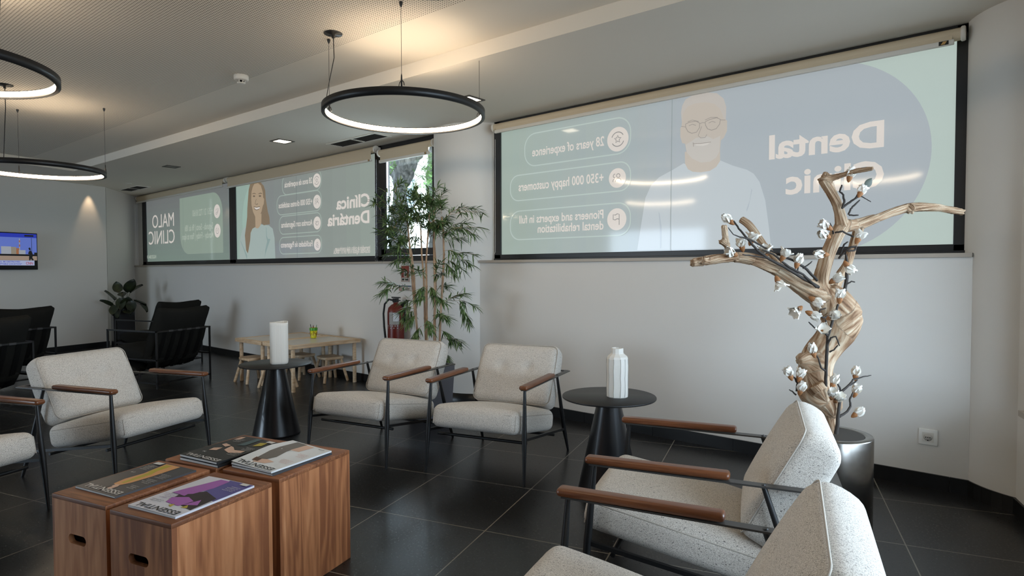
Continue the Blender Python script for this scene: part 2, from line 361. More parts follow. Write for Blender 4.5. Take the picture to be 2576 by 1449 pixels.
# sills
struct('trim_1', MB().box((-8.42, YL+.045, 1.322), (8.36, .13, .024)), sill_m, bevel=.002)
struct('trim_2', MB().box(((-3.873-.222)/2, YR+.06, 1.318), (3.65, .16, .024)), sill_m, bevel=.002)
mb = MB(); mb.prism(wall_prism(RW0+RWN*.035, RWD, RWN, .13, 3.6, 0, 0, .29), .525, .552); struct('trim_3', mb, sill_m)
# window frames: anthracite bars around and between the panes
def frame(name, xs, z0, z1, y, bars, wd=.05, dp=.07):
    mb = MB(); x0, x1 = xs
    mb.box(((x0+x1)/2, y+dp/2, z0+wd/2), (x1-x0, dp, wd)); mb.box(((x0+x1)/2, y+dp/2, z1-wd/2), (x1-x0, dp, wd))
    mb.box(((x0+x1)/2, y+dp/2-.012, z0+.008), (x1-x0, dp, .016))
    for a, b in bars: mb.box(((a+b)/2, y+dp/2, (z0+z1)/2), (b-a, dp, z1-z0-.001))
    return struct(name, mb, frame_m, bevel=.003)
LX = [-12.423, -12.259, -9.004, -8.812, -5.537, -5.341, -4.475]   # frame verticals, left wall
RX = [-3.782, -3.708, -0.316, -0.26]
LZ = [(-10.516, 1.4), (-7.041, 1.392), (-4.899, 1.446)]; RZ = [(-3.713, 1.384), (-0.315, 1.385)]
frame('window_1', (LX[0], (LX[2]+LX[3])/2), 1.334, 2.6, FL_, [(LX[0], LX[1]), (LX[2], (LX[2]+LX[3])/2)], wd=LZ[0][1]-1.334)
frame('window_2', ((LX[2]+LX[3])/2, LX[4]+.055), 1.334, 2.6, FL_, [((LX[2]+LX[3])/2, LX[3]), (LX[4], LX[4]+.055)], wd=LZ[0][1]-1.334)
w3 = frame('window_3', (LX[4]+.056, LX[6]), 1.334, 2.604, FL_, [(LX[4]+.056, LX[4]+.12)], wd=.06)
mb = MB(); x0, x1 = LX[4]+.12, LX[6]
for a, b in ((x0, LX[5]), (x1-.12, x1)): mb.box(((a+b)/2, FL_+.02, 1.98), (b-a, .06, 1.16))
mb.box(((x0+x1)/2, FL_+.02, 1.435), (x1-x0, .06, .07)); mb.box(((x0+x1)/2, FL_+.02, 2.53), (x1-x0, .06, .06))
mb.box((LX[5]+.006, FL_+.01, 1.98), (.012, .03, 1.05), 1)
sash = mb.build('sash', [frame_m, chrome], w3, bevel=.003)
MB().tube([(x0+.02, FL_-.03, 1.93), (x0+.02, FL_-.03, 1.80)], .009, 8).box((x0+.02, FL_-.015, 1.93), (.03, .02, .07)).build('handle', frame_m, sash)
m, N, L, P = newmat('clear_glass'); N.remove(P)
tr = N.new('ShaderNodeBsdfTransparent'); tr.inputs[0].default_value = (.93, .95, .94, 1); gl = N.new('ShaderNodeBsdfGlossy'); gl.inputs['Roughness'].default_value = .01
fr = N.new('ShaderNodeLayerWeight'); fr.inputs[0].default_value = .5; mx = N.new('ShaderNodeMixShader')
L.new(math_n(N, L, 'ADD', math_n(N, L, 'MULTIPLY', math_n(N, L, 'POWER', fr.outputs['Facing'], 4), .7), .035), mx.inputs[0]); L.new(tr.outputs[0], mx.inputs[1]); L.new(gl.outputs[0], mx.inputs[2]); L.new(mx.outputs[0], N['Material Output'].inputs[0])
glass_m = m
MB().box(((LX[5]+x1)/2, FL_+.04, 1.98), (x1-LX[5], .008, 1.1)).build('pane', glass_m, w3)
frame('window_4', (RX[0], RX[3]), 1.330, 2.603, FR_, [(RX[0], RX[1]), (RX[2], RX[3])], wd=.052)
struct('trim_4', MB().box((RX[3]+.006, FR_+.02, 1.96), (.012, .05, 1.27)), white_wall)
# window of the right wall (its left jamb stands just outside the picture)
mb = MB()
for s0, s1, z0, z1 in ((ROP[0], ROP[0]+.07, ROP[2], ROP[3]), (ROP[1]-.07, ROP[1], ROP[2], ROP[3]), (1.8, 1.88, ROP[2], ROP[3]), (ROP[0], ROP[1], ROP[2], ROP[2]+.06), (ROP[0], ROP[1], ROP[3]-.06, ROP[3])):
    mb.prism(wall_prism(RW0-RWN*.10, RWD, RWN, s0, s1, 0, 0, .06), z0, z1)
struct('window_5', mb, frame_m)
struct('pavement', MB().box((-5, 9.5, -.15), (60, 10.0, .1)).box((12, 0, -.15), (18, 30, .1)).box((-5, -12, -.15), (60, 13, .1)), pbr('pavement', (178, 176, 170), .9))

# ---------------------------------------------------------------- roller blinds
logo_m = pbr('black_label', (14, 13, 12), .4); gold_m = pbr('gold_mark', (190, 150, 90), .4)
def blind(label, xa, xb, y, zr, zf, zb, big=False, tagx=None, cords=()):
    # xa..xb tube, zr tube centre height, zf top of the bottom rail, zb its underside
    t = thing('roller_blind', label, 'roller blind', ((xa+xb)/2, y, zr), 0, 'cream roller blinds above the windows'); hw = (xb-xa)/2; r = .034
    MB().tube([(-hw+.02, 0, 0), (hw-.02, 0, 0)], r, 28).build('fabric_roll', blind_m, t)
    MB().box((0, -r+.001, (zf-zr)/2-.005), (2*hw-.12, .0012, zr-zf-.01)).build('fabric_strip', blind_m, t)
    rail = MB().rbox((0, -r, (zf+zb)/2-zr), (2*hw-.10, .024, zf-zb), .006, 3).build('bottom_rail', white_p, t)
    if tagx is not None:
        l = MB().box((tagx, -r-.0125, (zf+zb)/2-zr), (.045 if big else .028, .002, (zf-zb)*.75)).build('maker_label', logo_m, rail)
        mk = MB(); k = .010
        for i in range(3): mk.prism([(-k+i*.006, -k*.8), (-k*.4+i*.006, -k*.8), (k+i*.006-.004, k*.8), (k*.4+i*.006-.004, k*.8)], 0, .001, M=T(tagx-.003, -r-.0138, (zf+zb)/2-zr, R(90)))
        mk.build('emblem', gold_m, l)
    for s in (-1, 1):
        MB().lathe([(.002, -.011), (.036, -.011), (.041, -.006), (.041, .006), (.036, .011), (.002, .011)], 28, M=T(s*(hw-.012), 0, 0, 0, R(90), 0)).box((s*(hw-.012), .03, .0), (.02, .05, .05)).build('bracket', white_p, t)
    for xs, zl, mt in cords:
        p = [(xs-.012, -r*.9, 0), (xs-.013, -r, zl+.02), (xs, -r, zl), (xs+.013, -r, zl+.02), (xs+.012, -r*.9, 0)]
        q = []
        for i in range(len(p)-1):
            for j in range(10): q.append(Vector(p[i]).lerp(Vector(p[i+1]), j/10))
        MB().tube(q, .0016, 5).build('bead_chain', mt, t)
    return t
BL = [[(-12.469, 2.555), (-8.963, 2.595)], [(-8.913, 2.579), (-5.429, 2.546)], [(-5.387, 2.51), (-4.501, 2.495)]]
blind('cream roller blind drawn up above the far left film with white slogan', BL[0][0][0], BL[0][1][0], 4.165, 2.558, 2.49, 2.462, cords=((-(BL[0][1][0]-BL[0][0][0])/2-.03, -1.10, white_p),))
blind('cream roller blind drawn up above the film with the smiling woman', BL[1][0][0], BL[1][1][0], 4.165, 2.558, 2.452, 2.428, tagx=(BL[1][1][0]-BL[1][0][0])/2-.08, cords=((0.5*(BL[1][1][0]-BL[1][0][0])+.02, -1.24, chrome),))
blind('short cream roller blind above the narrow clear window', BL[2][0][0], BL[2][1][0], 4.165, 2.505, 2.42, 2.39, tagx=(BL[2][1][0]-BL[2][0][0])/2-.09)
blind('long cream roller blind above the film with the bearded man', -3.745, -.272, 4.19, 2.535, 2.503, 2.474, big=True, tagx=1.64, cords=((-1.70, -1.15, white_p),))

# ---------------------------------------------------------------- wall sockets
def socket(label, loc, rz, s=1.0):
    t = thing('wall_socket', label, 'wall socket', loc, rz)
    MB().rbox((0, -.005*s, 0), (.090*s, .012*s, .090*s), .004*s, 3).build('cover_plate', pbr('socket_white', (236, 234, 228), .35), t)
    i = MB().box((0, -.0125*s, 0), (.055*s, .002, .055*s)).build('insert', white_p, t)
    MB().lathe([(.019*s, 0), (.021*s, .002), (.021*s, .0022), (.001, .0005)], 24, M=T(0, -.0136*s, 0, R(90))).build('well', pbr('socket_well', (196, 191, 183), .5), i)
    mb = MB()
    for x, z in ((-.0095, 0), (0, 0), (.0095, 0), (0, -.017)): mb.lathe([(.0028*s, 0), (.0028*s, .001)], 10, M=T(x*s, -.0158*s, z*s, R(90)))
    mb.build('hole', dark, i)
socket('white wall socket on the wall under the right window, near the column', (-.406, YR, .29), 0)
socket('small white wall socket low behind the plant in the far corner', (-11.95, YL, .17), 0)

# ---------------------------------------------------------------- ceiling fixtures
led_m = glow('warm_led', (1, .79, .55), 46.0, srgb=False)
def ring_lamp(label, cx_, cy_, z, angs, canopy, R_=.5):
    t = thing('ring_lamp', label, 'pendant lamp', (cx_, cy_, z), 0, 'black LED ring pendants'); hb = .042
    prof = [(R_-.022, hb), (R_, hb), (R_, 0), (R_-.022, 0)]
    n = 96; mb = MB(); vs = []; fs = []
    for k in range(n):
        a = 2*pi*k/n
        for rr, zz in prof: vs.append((rr*cos(a), rr*sin(a), zz))
    for k in range(n):
        for j in range(3): fs.append((k*4+j, k*4+j+1, ((k+1) % n)*4+j+1, ((k+1) % n)*4+j))
    mb.add(vs, fs, 0, None, True)
    ring = mb.build('ring', black_metal, t)
    mb = MB(); vs = []; fs = []
    for k in range(n):
        a = 2*pi*k/n
        for rr, zz in ((R_-.0225, .008), (R_-.0225, .037)): vs.append((rr*cos(a), rr*sin(a), zz))
    for k in range(n): fs.append((k*2, k*2+1, ((k+1) % n)*2+1, ((k+1) % n)*2))
    mb.add(vs, fs, 0, None, True); mb.build('light_strip', led_m, t, fixn=False)
    H_ = ZM-z
    for a in angs:
        x, y = (R_-.011)*cos(R(a)), (R_-.011)*sin(R(a))
        c = MB().tube([(x, y, hb+.07), (x, y, H_-.01)], .0013, 6).build('suspension_wire', black_metal, t)
        MB().lathe([(.0095, H_), (.0095, H_-.012), (.005, H_-.024), (.0015, H_-.03)], 12, M=T(x, y)).build('ceiling_grip', black_metal, c)
        MB().lathe([(.005, hb), (.005, hb+.03), (.004, hb+.06), (.0015, hb+.072)], 10, M=T(x, y)).tube([(x+.022*cos(q*pi/8), y, hb+.004+.03*sin(q*pi/8)) for q in range(9)], .0025, 6).build('wire_clamp', black_metal, c)
    x, y = canopy
    cp = MB().lathe([(.055, H_), (.055, H_-.005), (.012, H_-.009), (.008, H_-.03), (.002, H_-.032)], 28, M=T(x, y)).build('canopy', black_metal, t)
    dx = Vector((x, y)).normalized()*(R_-.011)
    MB().tube([(x, y, H_-.03), (x+.006, y, H_*.7), (x*.6+dx.x*.4, y*.6+dx.y*.4, H_*.45), (dx.x, dx.y, hb)], .003, 6).build('power_cable', black_metal, cp)
    return t
ring_lamp('black LED ring lamp hanging in front of the middle column, complete in view', -2.985, 2.51, 2.2, (214, 61, 318), (-.30, -.31))
ring_lamp('black LED ring lamp cut by the left edge, the higher and nearer one', -4.01, .465, 2.2, (20, 140, 260), (.485, .18))
ring_lamp('black LED ring lamp at the left edge, the lower and farther one', -6.5, 1.40, 2.085, (183, 73, -52), (.361, -.268))
ring_lamp('black LED ring lamp overhead, seen only as a reflection in the right window', -1.3, 1.12, 2.2, (30, 150, 270), (.3, .3))
hot_m = glow('downlight_glow', (1, .86, .66), 16.0, srgb=False)
def downlight(label, x, y, s, lit=True):
    t = thing('downlight', label, 'ceiling light', (x, y, ZC), 0, 'square recessed ceiling lights'); mb = MB(); h = s/2; i = h-.022
    for a, b, c2, d2 in ((0, h-.011, s, .022), (0, -h+.011, s, .022), (h-.011, 0, .022, s-.044), (-h+.011, 0, .022, s-.044)): mb.box((a, b, -.003), (c2, d2, .006))
    mb.build('trim_frame', pbr('downlight_trim', (70, 64, 58), .5), t)
    MB().box((0, 0, -.0012), (2*i, 2*i, .002)).build('diffuser', hot_m if lit else pbr('unlit_diffuser', (92, 88, 82), .4), t)
downlight('lit square downlight above the film with the woman', -6.03, 3.40, .185)
downlight('lit square downlight behind the middle ring lamp', -3.43, 3.545, .185)
downlight('unlit square downlight in the far part of the border ceiling', -8.60, 3.28, .17, False)
def spot(label, x, y, energy, aim):
    t = thing('spotlight', label, 'ceiling light', (x, y, ZC), 0, 'small round ceiling spots')
    MB().lathe([(.030, 0), (.045, 0), (.045, -.004), (.030, -.006)], 24).build('trim_ring', white_p, t)
    MB().lathe([(.001, -.003), (.030, -.003)], 20).build('lens', hot_m, t)
    l = bpy.data.lights.new('spot_beam', 'SPOT'); l.energy = energy; l.color = (1, .72, .45); l.spot_size = R(46); l.spot_blend = .8; l.shadow_soft_size = .02
    o = bpy.data.objects.new('spot_beam', l); C.objects.link(o); o.parent = t; o.location = (0, 0, -.012); o.rotation_euler = Vector(aim).to_track_quat('-Z', 'Y').to_euler()
sp = TE+TD*.27+TN*.09
spot('small lit ceiling spot grazing the far left wall', sp.x, sp.y, 14, (-.10, -.03, -1))
spot('small lit ceiling spot beside the far air vent', -10.75, 3.47, 5, (0, 0, -1))
grille = pbr('vent_dark', (48, 46, 44), .6)
def vent(label, x, y, w_, d_):
    t = thing('air_vent', label, 'air vent', (x, y, ZC), 0, 'twin ceiling air vents'); mb = MB()
    for sy in (-1, 1): mb.box((0, sy*(d_/2-.012), -.004), (w_, .024, .008))
    for sx in (-1, 0, 1): mb.box((sx*(w_/2-.012), 0, -.004), (.024, d_-.05, .008))
    mb.build('vent_frame', white_p, t)
    for sx in (-1, 1):
        g = MB().box((sx*(w_/4), 0, -.001), (w_/2-.03, d_-.048, .002))
        for k in range(9): g.box((sx*(w_/4), -d_/2+.03+k*(d_-.06)/8, -.004), (w_/2-.03, .004, .005))
        g.build('grille', grille, t)
vent('twin air vent in the ceiling before the narrow clear window', -5.38, 3.885, .84, .22)
vent('twin air vent in the ceiling of the far corner', -11.35, 3.74, .84, .22)
t = thing('smoke_detector', 'round white smoke detector on the perforated ceiling', 'smoke detector', (-4.52, 2.225, ZM))
MB().lathe([(.05, 0), (.052, -.003), (.052, -.03), (.046, -.036), (.03, -.038), (.001, -.038)], 32).build('base', white_p, t)
mb = MB(); mb.lathe([(.001, -.060), (.026, -.060), (.029, -.056), (.029, -.053), (.001, -.053)], 24)
for k in range(6): mb.box((.026, 0, -.046), (.005, .006, .018), M=Euler((0, 0, k*pi/3)).to_matrix().to_4x4())
mb.build('sensor_cage', white_p, t); MB().lathe([(.001, -.038), (.021, -.038), (.021, -.053), (.001, -.053)], 20).build('sensor_core', dark, t)

# ---------------------------------------------------------------- television on the far left wall
def tvp(s, z, off): p = TE+TD*s+TN*off; return (p.x, p.y, z)
TVC = [(1.066, 1.79), (1.066, 1.258), (1.53, 1.793), (1.542, 1.252)]
s0, zt, zb = TVC[0][0], TVC[0][1], TVC[1][1]; sw = (zt-zb)*1.72; sc_ = (s0+s0+sw)/2
tvo = TE+TD*sc_+TN*.06
tv = thing('television', 'flat television showing a news broadcast on the far left wall', 'television', (tvo.x, tvo.y, (zt+zb)/2), math.atan2(TN.y, TN.x)+pi/2)
hw, hh = sw/2, (zt-zb)/2
MB().rbox((0, .0, 0), (sw, .04, 2*hh), .006, 2).build('casing', pbr('tv_black', (8, 8, 9), .3), tv)
MB().box((0, .045, 0), (.25, .06, .2)).build('wall_mount', black_metal, tv)
def em(n, c, s=.9): return glow('tv_'+n, c, s, rough=.25)
scr = MB(); yb = [-.0212]
def q(x0, x1, a, b, mi): # x from the right edge in picture units of screen height, z 0..1 from the bottom
    X0, X1 = hw-.012-x0*2*hh, hw-.012-x1*2*hh; yb[0] -= .00025
    scr.face([(X0, yb[0], -hh+a*2*hh), (X1, yb[0], -hh+a*2*hh), (X1, yb[0], -hh+b*2*hh), (X0, yb[0], -hh+b*2*hh)], mi)
W_ = (sw-.024)/(2*hh)
q(0, W_, .26, .975, 1); q(0, W_, .87, .975, 0); q(0, W_, .255, .37, 2); q(0, W_, .37, .42, 4)
q(.95, 1.25, .42, .80, 3); q(.95, 1.25, .72, .80, 5); q(.62, .85, .42, .62, 6); q(.50, .62, .42, .61, 3); q(.42, .5, .42, .58, 5); q(.28, .44, .42, .53, 6); q(1.3, 1.6, .42, .66, 3)
q(.41, .43, .53, .84, 6); q(.405, .435, .62, .68, 5); q(.405, .435, .74, .79, 5)
q(.125, .135, .42, .87, 4); q(.0, .07, .37, .47, 4)
q(.07, W_, .115, .25, 7); q(.08, .30, .90, .945, 4)
def pol(pts, mi):
    yb[0] -= .00025; scr.face([(hw-.012-x*2*hh, yb[0], -hh+z*2*hh) for x, z in pts], mi)
pol([(.20, .255), (.17, .255), (.155, .30), (.13, .255), (.08, .26), (.12, .33), (.10, .40), (.12, .47), (.14, .50), (.16, .53), (.20, .50), (.22, .44), (.21, .42), (.19, .43), (.20, .33)], 4)
pol([(.205, .585), (.215, .575), (.20, .565), (.195, .53), (.16, .53), (.155, .57), (.165, .60), (.19, .605)], 4)
def stext(body, xr, z, wd, mi, h=None):
    yb[0] -= .0003; flat_text(scr, body, T(hw-.012-xr*2*hh, yb[0], -hh+z*2*hh, R(90)), w=wd*2*hh, h=h*2*hh if h else None, mi=mi, bold=.015)
stext('M WILL BE DESTROYED', 1.02, .195, .60, 0, .036); stext('ACCEPTABLE LOCATION"', 1.02, .135, .64, 0, .036); stext('CNN', .28, .14, .17, 8, .07)
scr.build('screen', [em('blue', (36, 52, 168)), em('sky', (92, 112, 190)), em('sand', (150, 132, 118)), em('tower', (138, 130, 116)), em('shade', (20, 20, 24)), em('brick', (150, 98, 66)), em('pale', (150, 156, 166)), em('banner', (158, 168, 200)), em('red', (160, 50, 60))], tv, fixn=False)

# ================================================================ FURNITURE
# ---- tweed armchairs with walnut arms and black steel frames (front towards local -Y)
def make_armchair(label):
    t = thing('armchair', label, 'armchair', (0, 0, 0), 0, 'pale tweed armchairs')
    ca, sa = cos(R(-11)), sin(R(-11))
    def seatf(x, y, z):
        k = max(0, 1-(x/.285)**2)*max(0, 1-(y/.32)**2)
        if z > 0: z += .032*k**.7
        y2 = y-.012*max(0, 1-(x/.285)**2)*(1 if y < 0 else 0)*max(0, 1-(z/.08)**2)
        return x, y2*ca-z*sa, y2*sa+z*ca
    seat = MB().rbox((0, -.075, .298), (.575, .645, .135), .045, 5, fn=seatf, nx=.05).build('seat_cushion', tweed, t, fixn=False)
    mb = MB()
    for zz in (.055,):
        pts = []
        for x, y in rrect(-.282, -.317, .282, .317, .05, 5):
            q = seatf(x, y, zz*.75); pts.append((q[0]*1.002, q[1]-.075, q[2]+.298))
        mb.tube(pts, .0028, 6, closed=True)
    for s in (-1, 1):
        p = [seatf(s*.2695, -.3075-.0, z) for z in (-.045, -.02, .0, .02, .042)]
        mb.tube([(a*1.003, b-.0755-.004, c2+.298) for a, b, c2 in p], .0028, 6)
    mb.build('piping', seam_m, seat)
    cb, sb = cos(R(-28)), sin(R(-28))
    def backf(x, y, z):
        k = max(0, 1-(x/.285)**2)*max(0, 1-(z/.213)**2)
        if y < 0:
            y -= .020*k**.7
            for bx in (-.095, .095): y += .020*math.exp(-((x-bx)**2+(z-.04)**2)/(2*.022**2))
            if abs(x) < .13: y += .006*math.exp(-((z-.04)/.008)**2)
        else: y += .015*k
        if z > 0: z -= .020*(y/.075)**2*min(1, z/.2)
        x *= 1+.03*max(0, 1-(z/.215)**2)
        return x, y*cb-z*sb, y*sb+z*cb
    back = MB().rbox((0, .301, .513), (.56, .15, .43), .042, 5, fn=backf, nx=.02).build('back_cushion', tweed, t, fixn=False)
    mb = MB()
    for yy in (-.060,):
        pts = []
        for x, z in rrect(-.2785, -.2135, .2785, .2135, .045, 5):
            q = backf(x, yy, z); pts.append((q[0], q[1]+.301, q[2]+.513))
        mb.tube(pts, .0028, 6, closed=True)
    mb.build('piping', seam_m, back)
    for s in (-1, 1):
        MB().tube([(s*.327, -.388, 0), (s*.320, -.366, .27), (s*.313, -.342, .548)], [.0075, .0150, .0085], 14).build('leg', black_metal, t)
        MB().tube([(s*.327, .405, 0), (s*.320, .345, .155), (s*.313, .215, .548)], [.0075, .0150, .0085], 14).build('leg', black_metal, t)
        MB().tube([(s*.313, -.36, .549), (s*.313, .44, .541)], .0125, 4, flat=(.32, 2.0), smooth=False).build('arm_bar', gun_metal, t)
        MB().rbox((s*.313, -.13, .564), (.052, .49, .026), .0125, 4).build('armrest', walnut, t)
        MB().tube([(s*.318, -.362, .262), (s*.319, .345, .160)], .011, 4, flat=(1, .9), smooth=False).build('side_rail', black_metal, t)
    MB().tube([(-.30, -.28, .222), (.30, -.28, .222)], .009, 8).build('cross_rail', black_metal, t)
    MB().tube([(-.30, .20, .152), (.30, .20, .152)], .009, 8).build('cross_rail', black_metal, t)
    MB().box((0, .436, .541), (.63, .03, .007)).build('rear_bar', gun_metal, t)
    return t
def seat_at(mx, my, face, back=.375):   # midpoint between the arm fronts, direction faced
    return (mx-back*cos(R(face)), my-back*sin(R(face)), 0), R(face+90)
A0 = make_armchair('pale tweed armchair with walnut arms left of the wooden crates, complete in view')
l, r = seat_at(-3.99, 1.457, 20); A0.location = l; A0.rotation_euler = (0, 0, r)
for lab, a in (('pale tweed armchair cut by the left edge, only its arm and seat corner in view', (-3.762, .538, 22)),
               ('pale tweed armchair right of the dark side table holding the ribbed vase', (-3.359, 2.316, -76)),
               ('pale tweed armchair left of the side table holding the faceted vase', (-2.487, 2.60, -73.5)),
               ('pale tweed armchair in front of the driftwood tree, seen from its side', (-1.296, 2.133, 198)),
               ('pale tweed armchair nearest the camera, cut by the bottom edge', (-1.009, 1.215, 195.5))):
    l, r = seat_at(*a); dup(A0, l, r, lab)

# ---- dark side tables and their vases
def make_table(label, loc):
    t = thing('side_table', label, 'side table', loc, 0, 'black cone side tables')
    MB().lathe([(.001, .527), (.2585, .527), (.2605, .529), (.2605, .535), (.259, .537), (.001, .537)], 72).build('tabletop', table_m, t)
    MB().lathe([(.001, 0), (.165, 0), (.1725, .004), (.171, .014), (.062, .524), (.062, .527), (.001, .527)], 56).build('cone_base', cone_m, t)
    return t
T1 = make_table('black round side table with a cone base carrying the faceted vase', (-1.772, 2.945, 0))
dup(T1, (-4.345, 2.372, 0), 0, 'black round side table with a cone base carrying the ribbed white vase')
# ribbed vase: squarish with soft corners, scratched upright grooves
mb = MB(); n = 160; vs = []; fs = []
prof = [(.90, 0), (.965, .004), (1, .02), (1.0, .29), (1.0, .312), (.93, .316), (.88, .312), (.86, .2), (.86, .03)]
def rib(k, z):
    a = 2*pi*k/n; e = (abs(cos(a))**3.4+abs(sin(a))**3.4)**(-1/3.4)
    return e*.0645*(1+.030*noise.noise(Vector((k*.9, z*5, 3)))+.022*noise.noise(Vector((k*2.3, z*9, 8))))
for i, (s_, z) in enumerate(prof):
    for k in range(n):
        a = 2*pi*k/n; rr = rib(k, z)*s_; vs.append((rr*cos(a), rr*sin(a), z+(.004*sin(a*2) if z > .28 else 0)))
for i in range(len(prof)-1):
    for k in range(n): fs.append((i*n+k, i*n+(k+1) % n, (i+1)*n+(k+1) % n, (i+1)*n+k))
fs.append(tuple(range(n-1, -1, -1))); fs.append(tuple(range((len(prof)-1)*n, len(prof)*n)))
mb.add(vs, fs, 0, None, True)
v_ = mb.build('vase', ceramic); v_.location = (-4.315, 2.385, .537); v_.rotation_euler = (0, 0, R(58)); tag(v_, 'white square-shouldered vase with scratched upright ribs on the left side table', 'vase')
# faceted vase: twelve hand-cut panels, angular shoulder and neck
t = thing('vase', 'white faceted vase with an angular neck on the right side table', 'vase', (-1.728, 2.960, .537), .25)
mb = MB(); n = 12; rnd = random.Random(3); jit = [rnd.uniform(-.13, .13) for _ in range(n)]; vs = []; fs = []
prof = [(.058, 0), (.0605, .004), (.0615, .06), (.0612, .12), (.062, .18), (.0605, .212), (.056, .224), (.036, .240), (.0345, .246), (.0345, .268), (.030, .271), (.028, .262), (.028, .2), (.05, .16)]
for r0, z in prof:
    for k in range(n):
        a = 2*pi*(k+jit[k]*(1 if z < .225 else .3))/n; q = r0*(1+.018*noise.noise(Vector((k*3.1, z*14, 1)))); vs.append((q*cos(a), q*sin(a), z))
for i in range(len(prof)-1):
    for k in range(n): fs.append((i*n+k, i*n+(k+1) % n, (i+1)*n+(k+1) % n, (i+1)*n+k))
fs.append(tuple(range(n-1, -1, -1)))
mb.add(vs, fs); body = mb.build('body', ceramic, t)
mb = MB()
for k in range(n):
    a = 2*pi*(k+jit[k])/n; pts = []
    for z in (.005, .03, .07, .11, .15, .19, .214): pts.append(((.0615+.0012*noise.noise(Vector((k*3.1, z*14, 1))))*cos(a+.02*sin(z*60+k)), .0618*sin(a+.02*sin(z*60+k)), z))
    mb.tube(pts, .0011, 5)
mb.build('panel_edge', pbr('grey_glaze_line', (150, 146, 138), .6), body)

# ---- acacia crates used as a low table
u_, v__ = Vector((cos(R(16)), sin(R(16)))), Vector((cos(R(106)), sin(R(106))))
def make_crate(label, x, y):
    w_, d_, h_ = .292, .400, .47; th = .018
    t = thing('wooden_crate', label, 'wooden crate', (x, y, 0), R(16), 'acacia crates pushed together as a table')
    def panel(y0, y1, name, slot):
        mb = MB(); outer = [(0, 0), (w_, 0), (w_, h_-.002), (0, h_-.002)]
        if not slot: mb.box((w_/2, (y0+y1)/2, h_/2-.001), (w_, y1-y0, h_-.002)); return mb.build(name, crate_side, t, bevel=.0025)
        # front with a hand-hold slot: ring of quads around the stadium hole
        cz, hw, rr = h_-.142, .031, .0165
        cxm = w_/2-.010
        st = [(cxm+hw*sx+rr*cos(R(a)), cz+rr*sin(R(a))) for sx, rng in ((1, range(-90, 91, 15)), (-1, range(90, 271, 15))) for a in rng]
        st = [q for i in range(len(st)) for q in [(st[i][0]+(st[(i+1) % len(st)][0]-st[i][0])*k/10, st[i][1]+(st[(i+1) % len(st)][1]-st[i][1])*k/10) for k in range(10 if abs(st[(i+1) % len(st)][0]-st[i][0]) > .03 else 1)]]
        def outp(px, pz):
            dx, dz = px-cxm, pz-cz; k = min([(w_-cxm)/dx if dx > 1e-6 else 1e9, -cxm/dx if dx < -1e-6 else 1e9, (h_-.002-cz)/dz if dz > 1e-6 else 1e9, -cz/dz if dz < -1e-6 else 1e9])
            return (cxm+dx*k, cz+dz*k)
        pts = list(st)
        ring = []
        for px, pz in pts: ring.append(outp(px, pz))
        # add the four corners to the outside
        n = len(st); import itertools
        for yy, flip in ((y0, False), (y1, True)):
            vs = [(a, yy, b) for a, b in st]+[(a, yy, b) for a, b in ring]; fs = []
            for i in range(n):
                j = (i+1) % n; fs.append((i, j, n+j, n+i))
            for cxx, czz in ((0, 0), (w_, 0), (w_, h_-.002), (0, h_-.002)):
                # triangle from the corner to the two ring points on either side of it
                best = None
                for i in range(n):
                    j = (i+1) % n; a, b = ring[i], ring[j]
                    on = (abs(a[0]-cxx) < 1e-5 and abs(b[1]-czz) < 1e-5) or (abs(a[1]-czz) < 1e-5 and abs(b[0]-cxx) < 1e-5)
                    if on: best = (i, j)
                if best: vs.append((cxx, yy, czz)); fs.append((n+best[0], n+best[1], len(vs)-1))
            mb.add(vs, fs)
        vs = [(a, yy, b) for yy in (y0, y1) for a, b in st]
        mb.add(vs, [(i, (i+1) % n, n+(i+1) % n, n+i) for i in range(n)], 0, None, True)
        o4 = [(0, 0), (w_, 0), (w_, h_-.002), (0, h_-.002)]
        mb.add([(a, yy, b) for yy in (y0, y1) for a, b in o4], [(0, 1, 5, 4), (1, 2, 6, 5), (2, 3, 7, 6), (3, 0, 4, 7)])
        return mb.build(name, crate_side, t)
    panel(0, th, 'front_panel', True); panel(d_-th, d_, 'back_panel', False)
    for x0 in (0, w_-th): MB().box((x0+th/2, d_/2, h_/2-.001), (th, d_-2*th-.0005, h_-.002)).build('side_panel', crate_side, t, bevel=.002)
    MB().box((w_/2, d_/2, .03), (w_-2*th, d_-2*th, .012)).build('bottom_board', crate_side, t)
    MB().rbox((w_/2, d_/2, h_-.009), (w_+.001, d_+.001, .018), .004, 3).build('top_board', crate_top, t)
    return t
CR = [(-2.583, 0.575), (-2.261, 0.655), (-2.693, 0.976), (-2.383, 1.071)]
K0 = make_crate('front left wooden crate, under the dark grey magazine', *CR[0])
dup(K0, (CR[1][0], CR[1][1], 0), R(16), 'front right wooden crate, under the white magazine with a purple picture')
dup(K0, (CR[2][0], CR[2][1]+.006, 0), R(16), 'rear left wooden crate, under the pair of black magazines')
dup(K0, (CR[3][0], CR[3][1]+.004, 0), R(16), 'rear right wooden crate, with its tall bright side toward the windows')

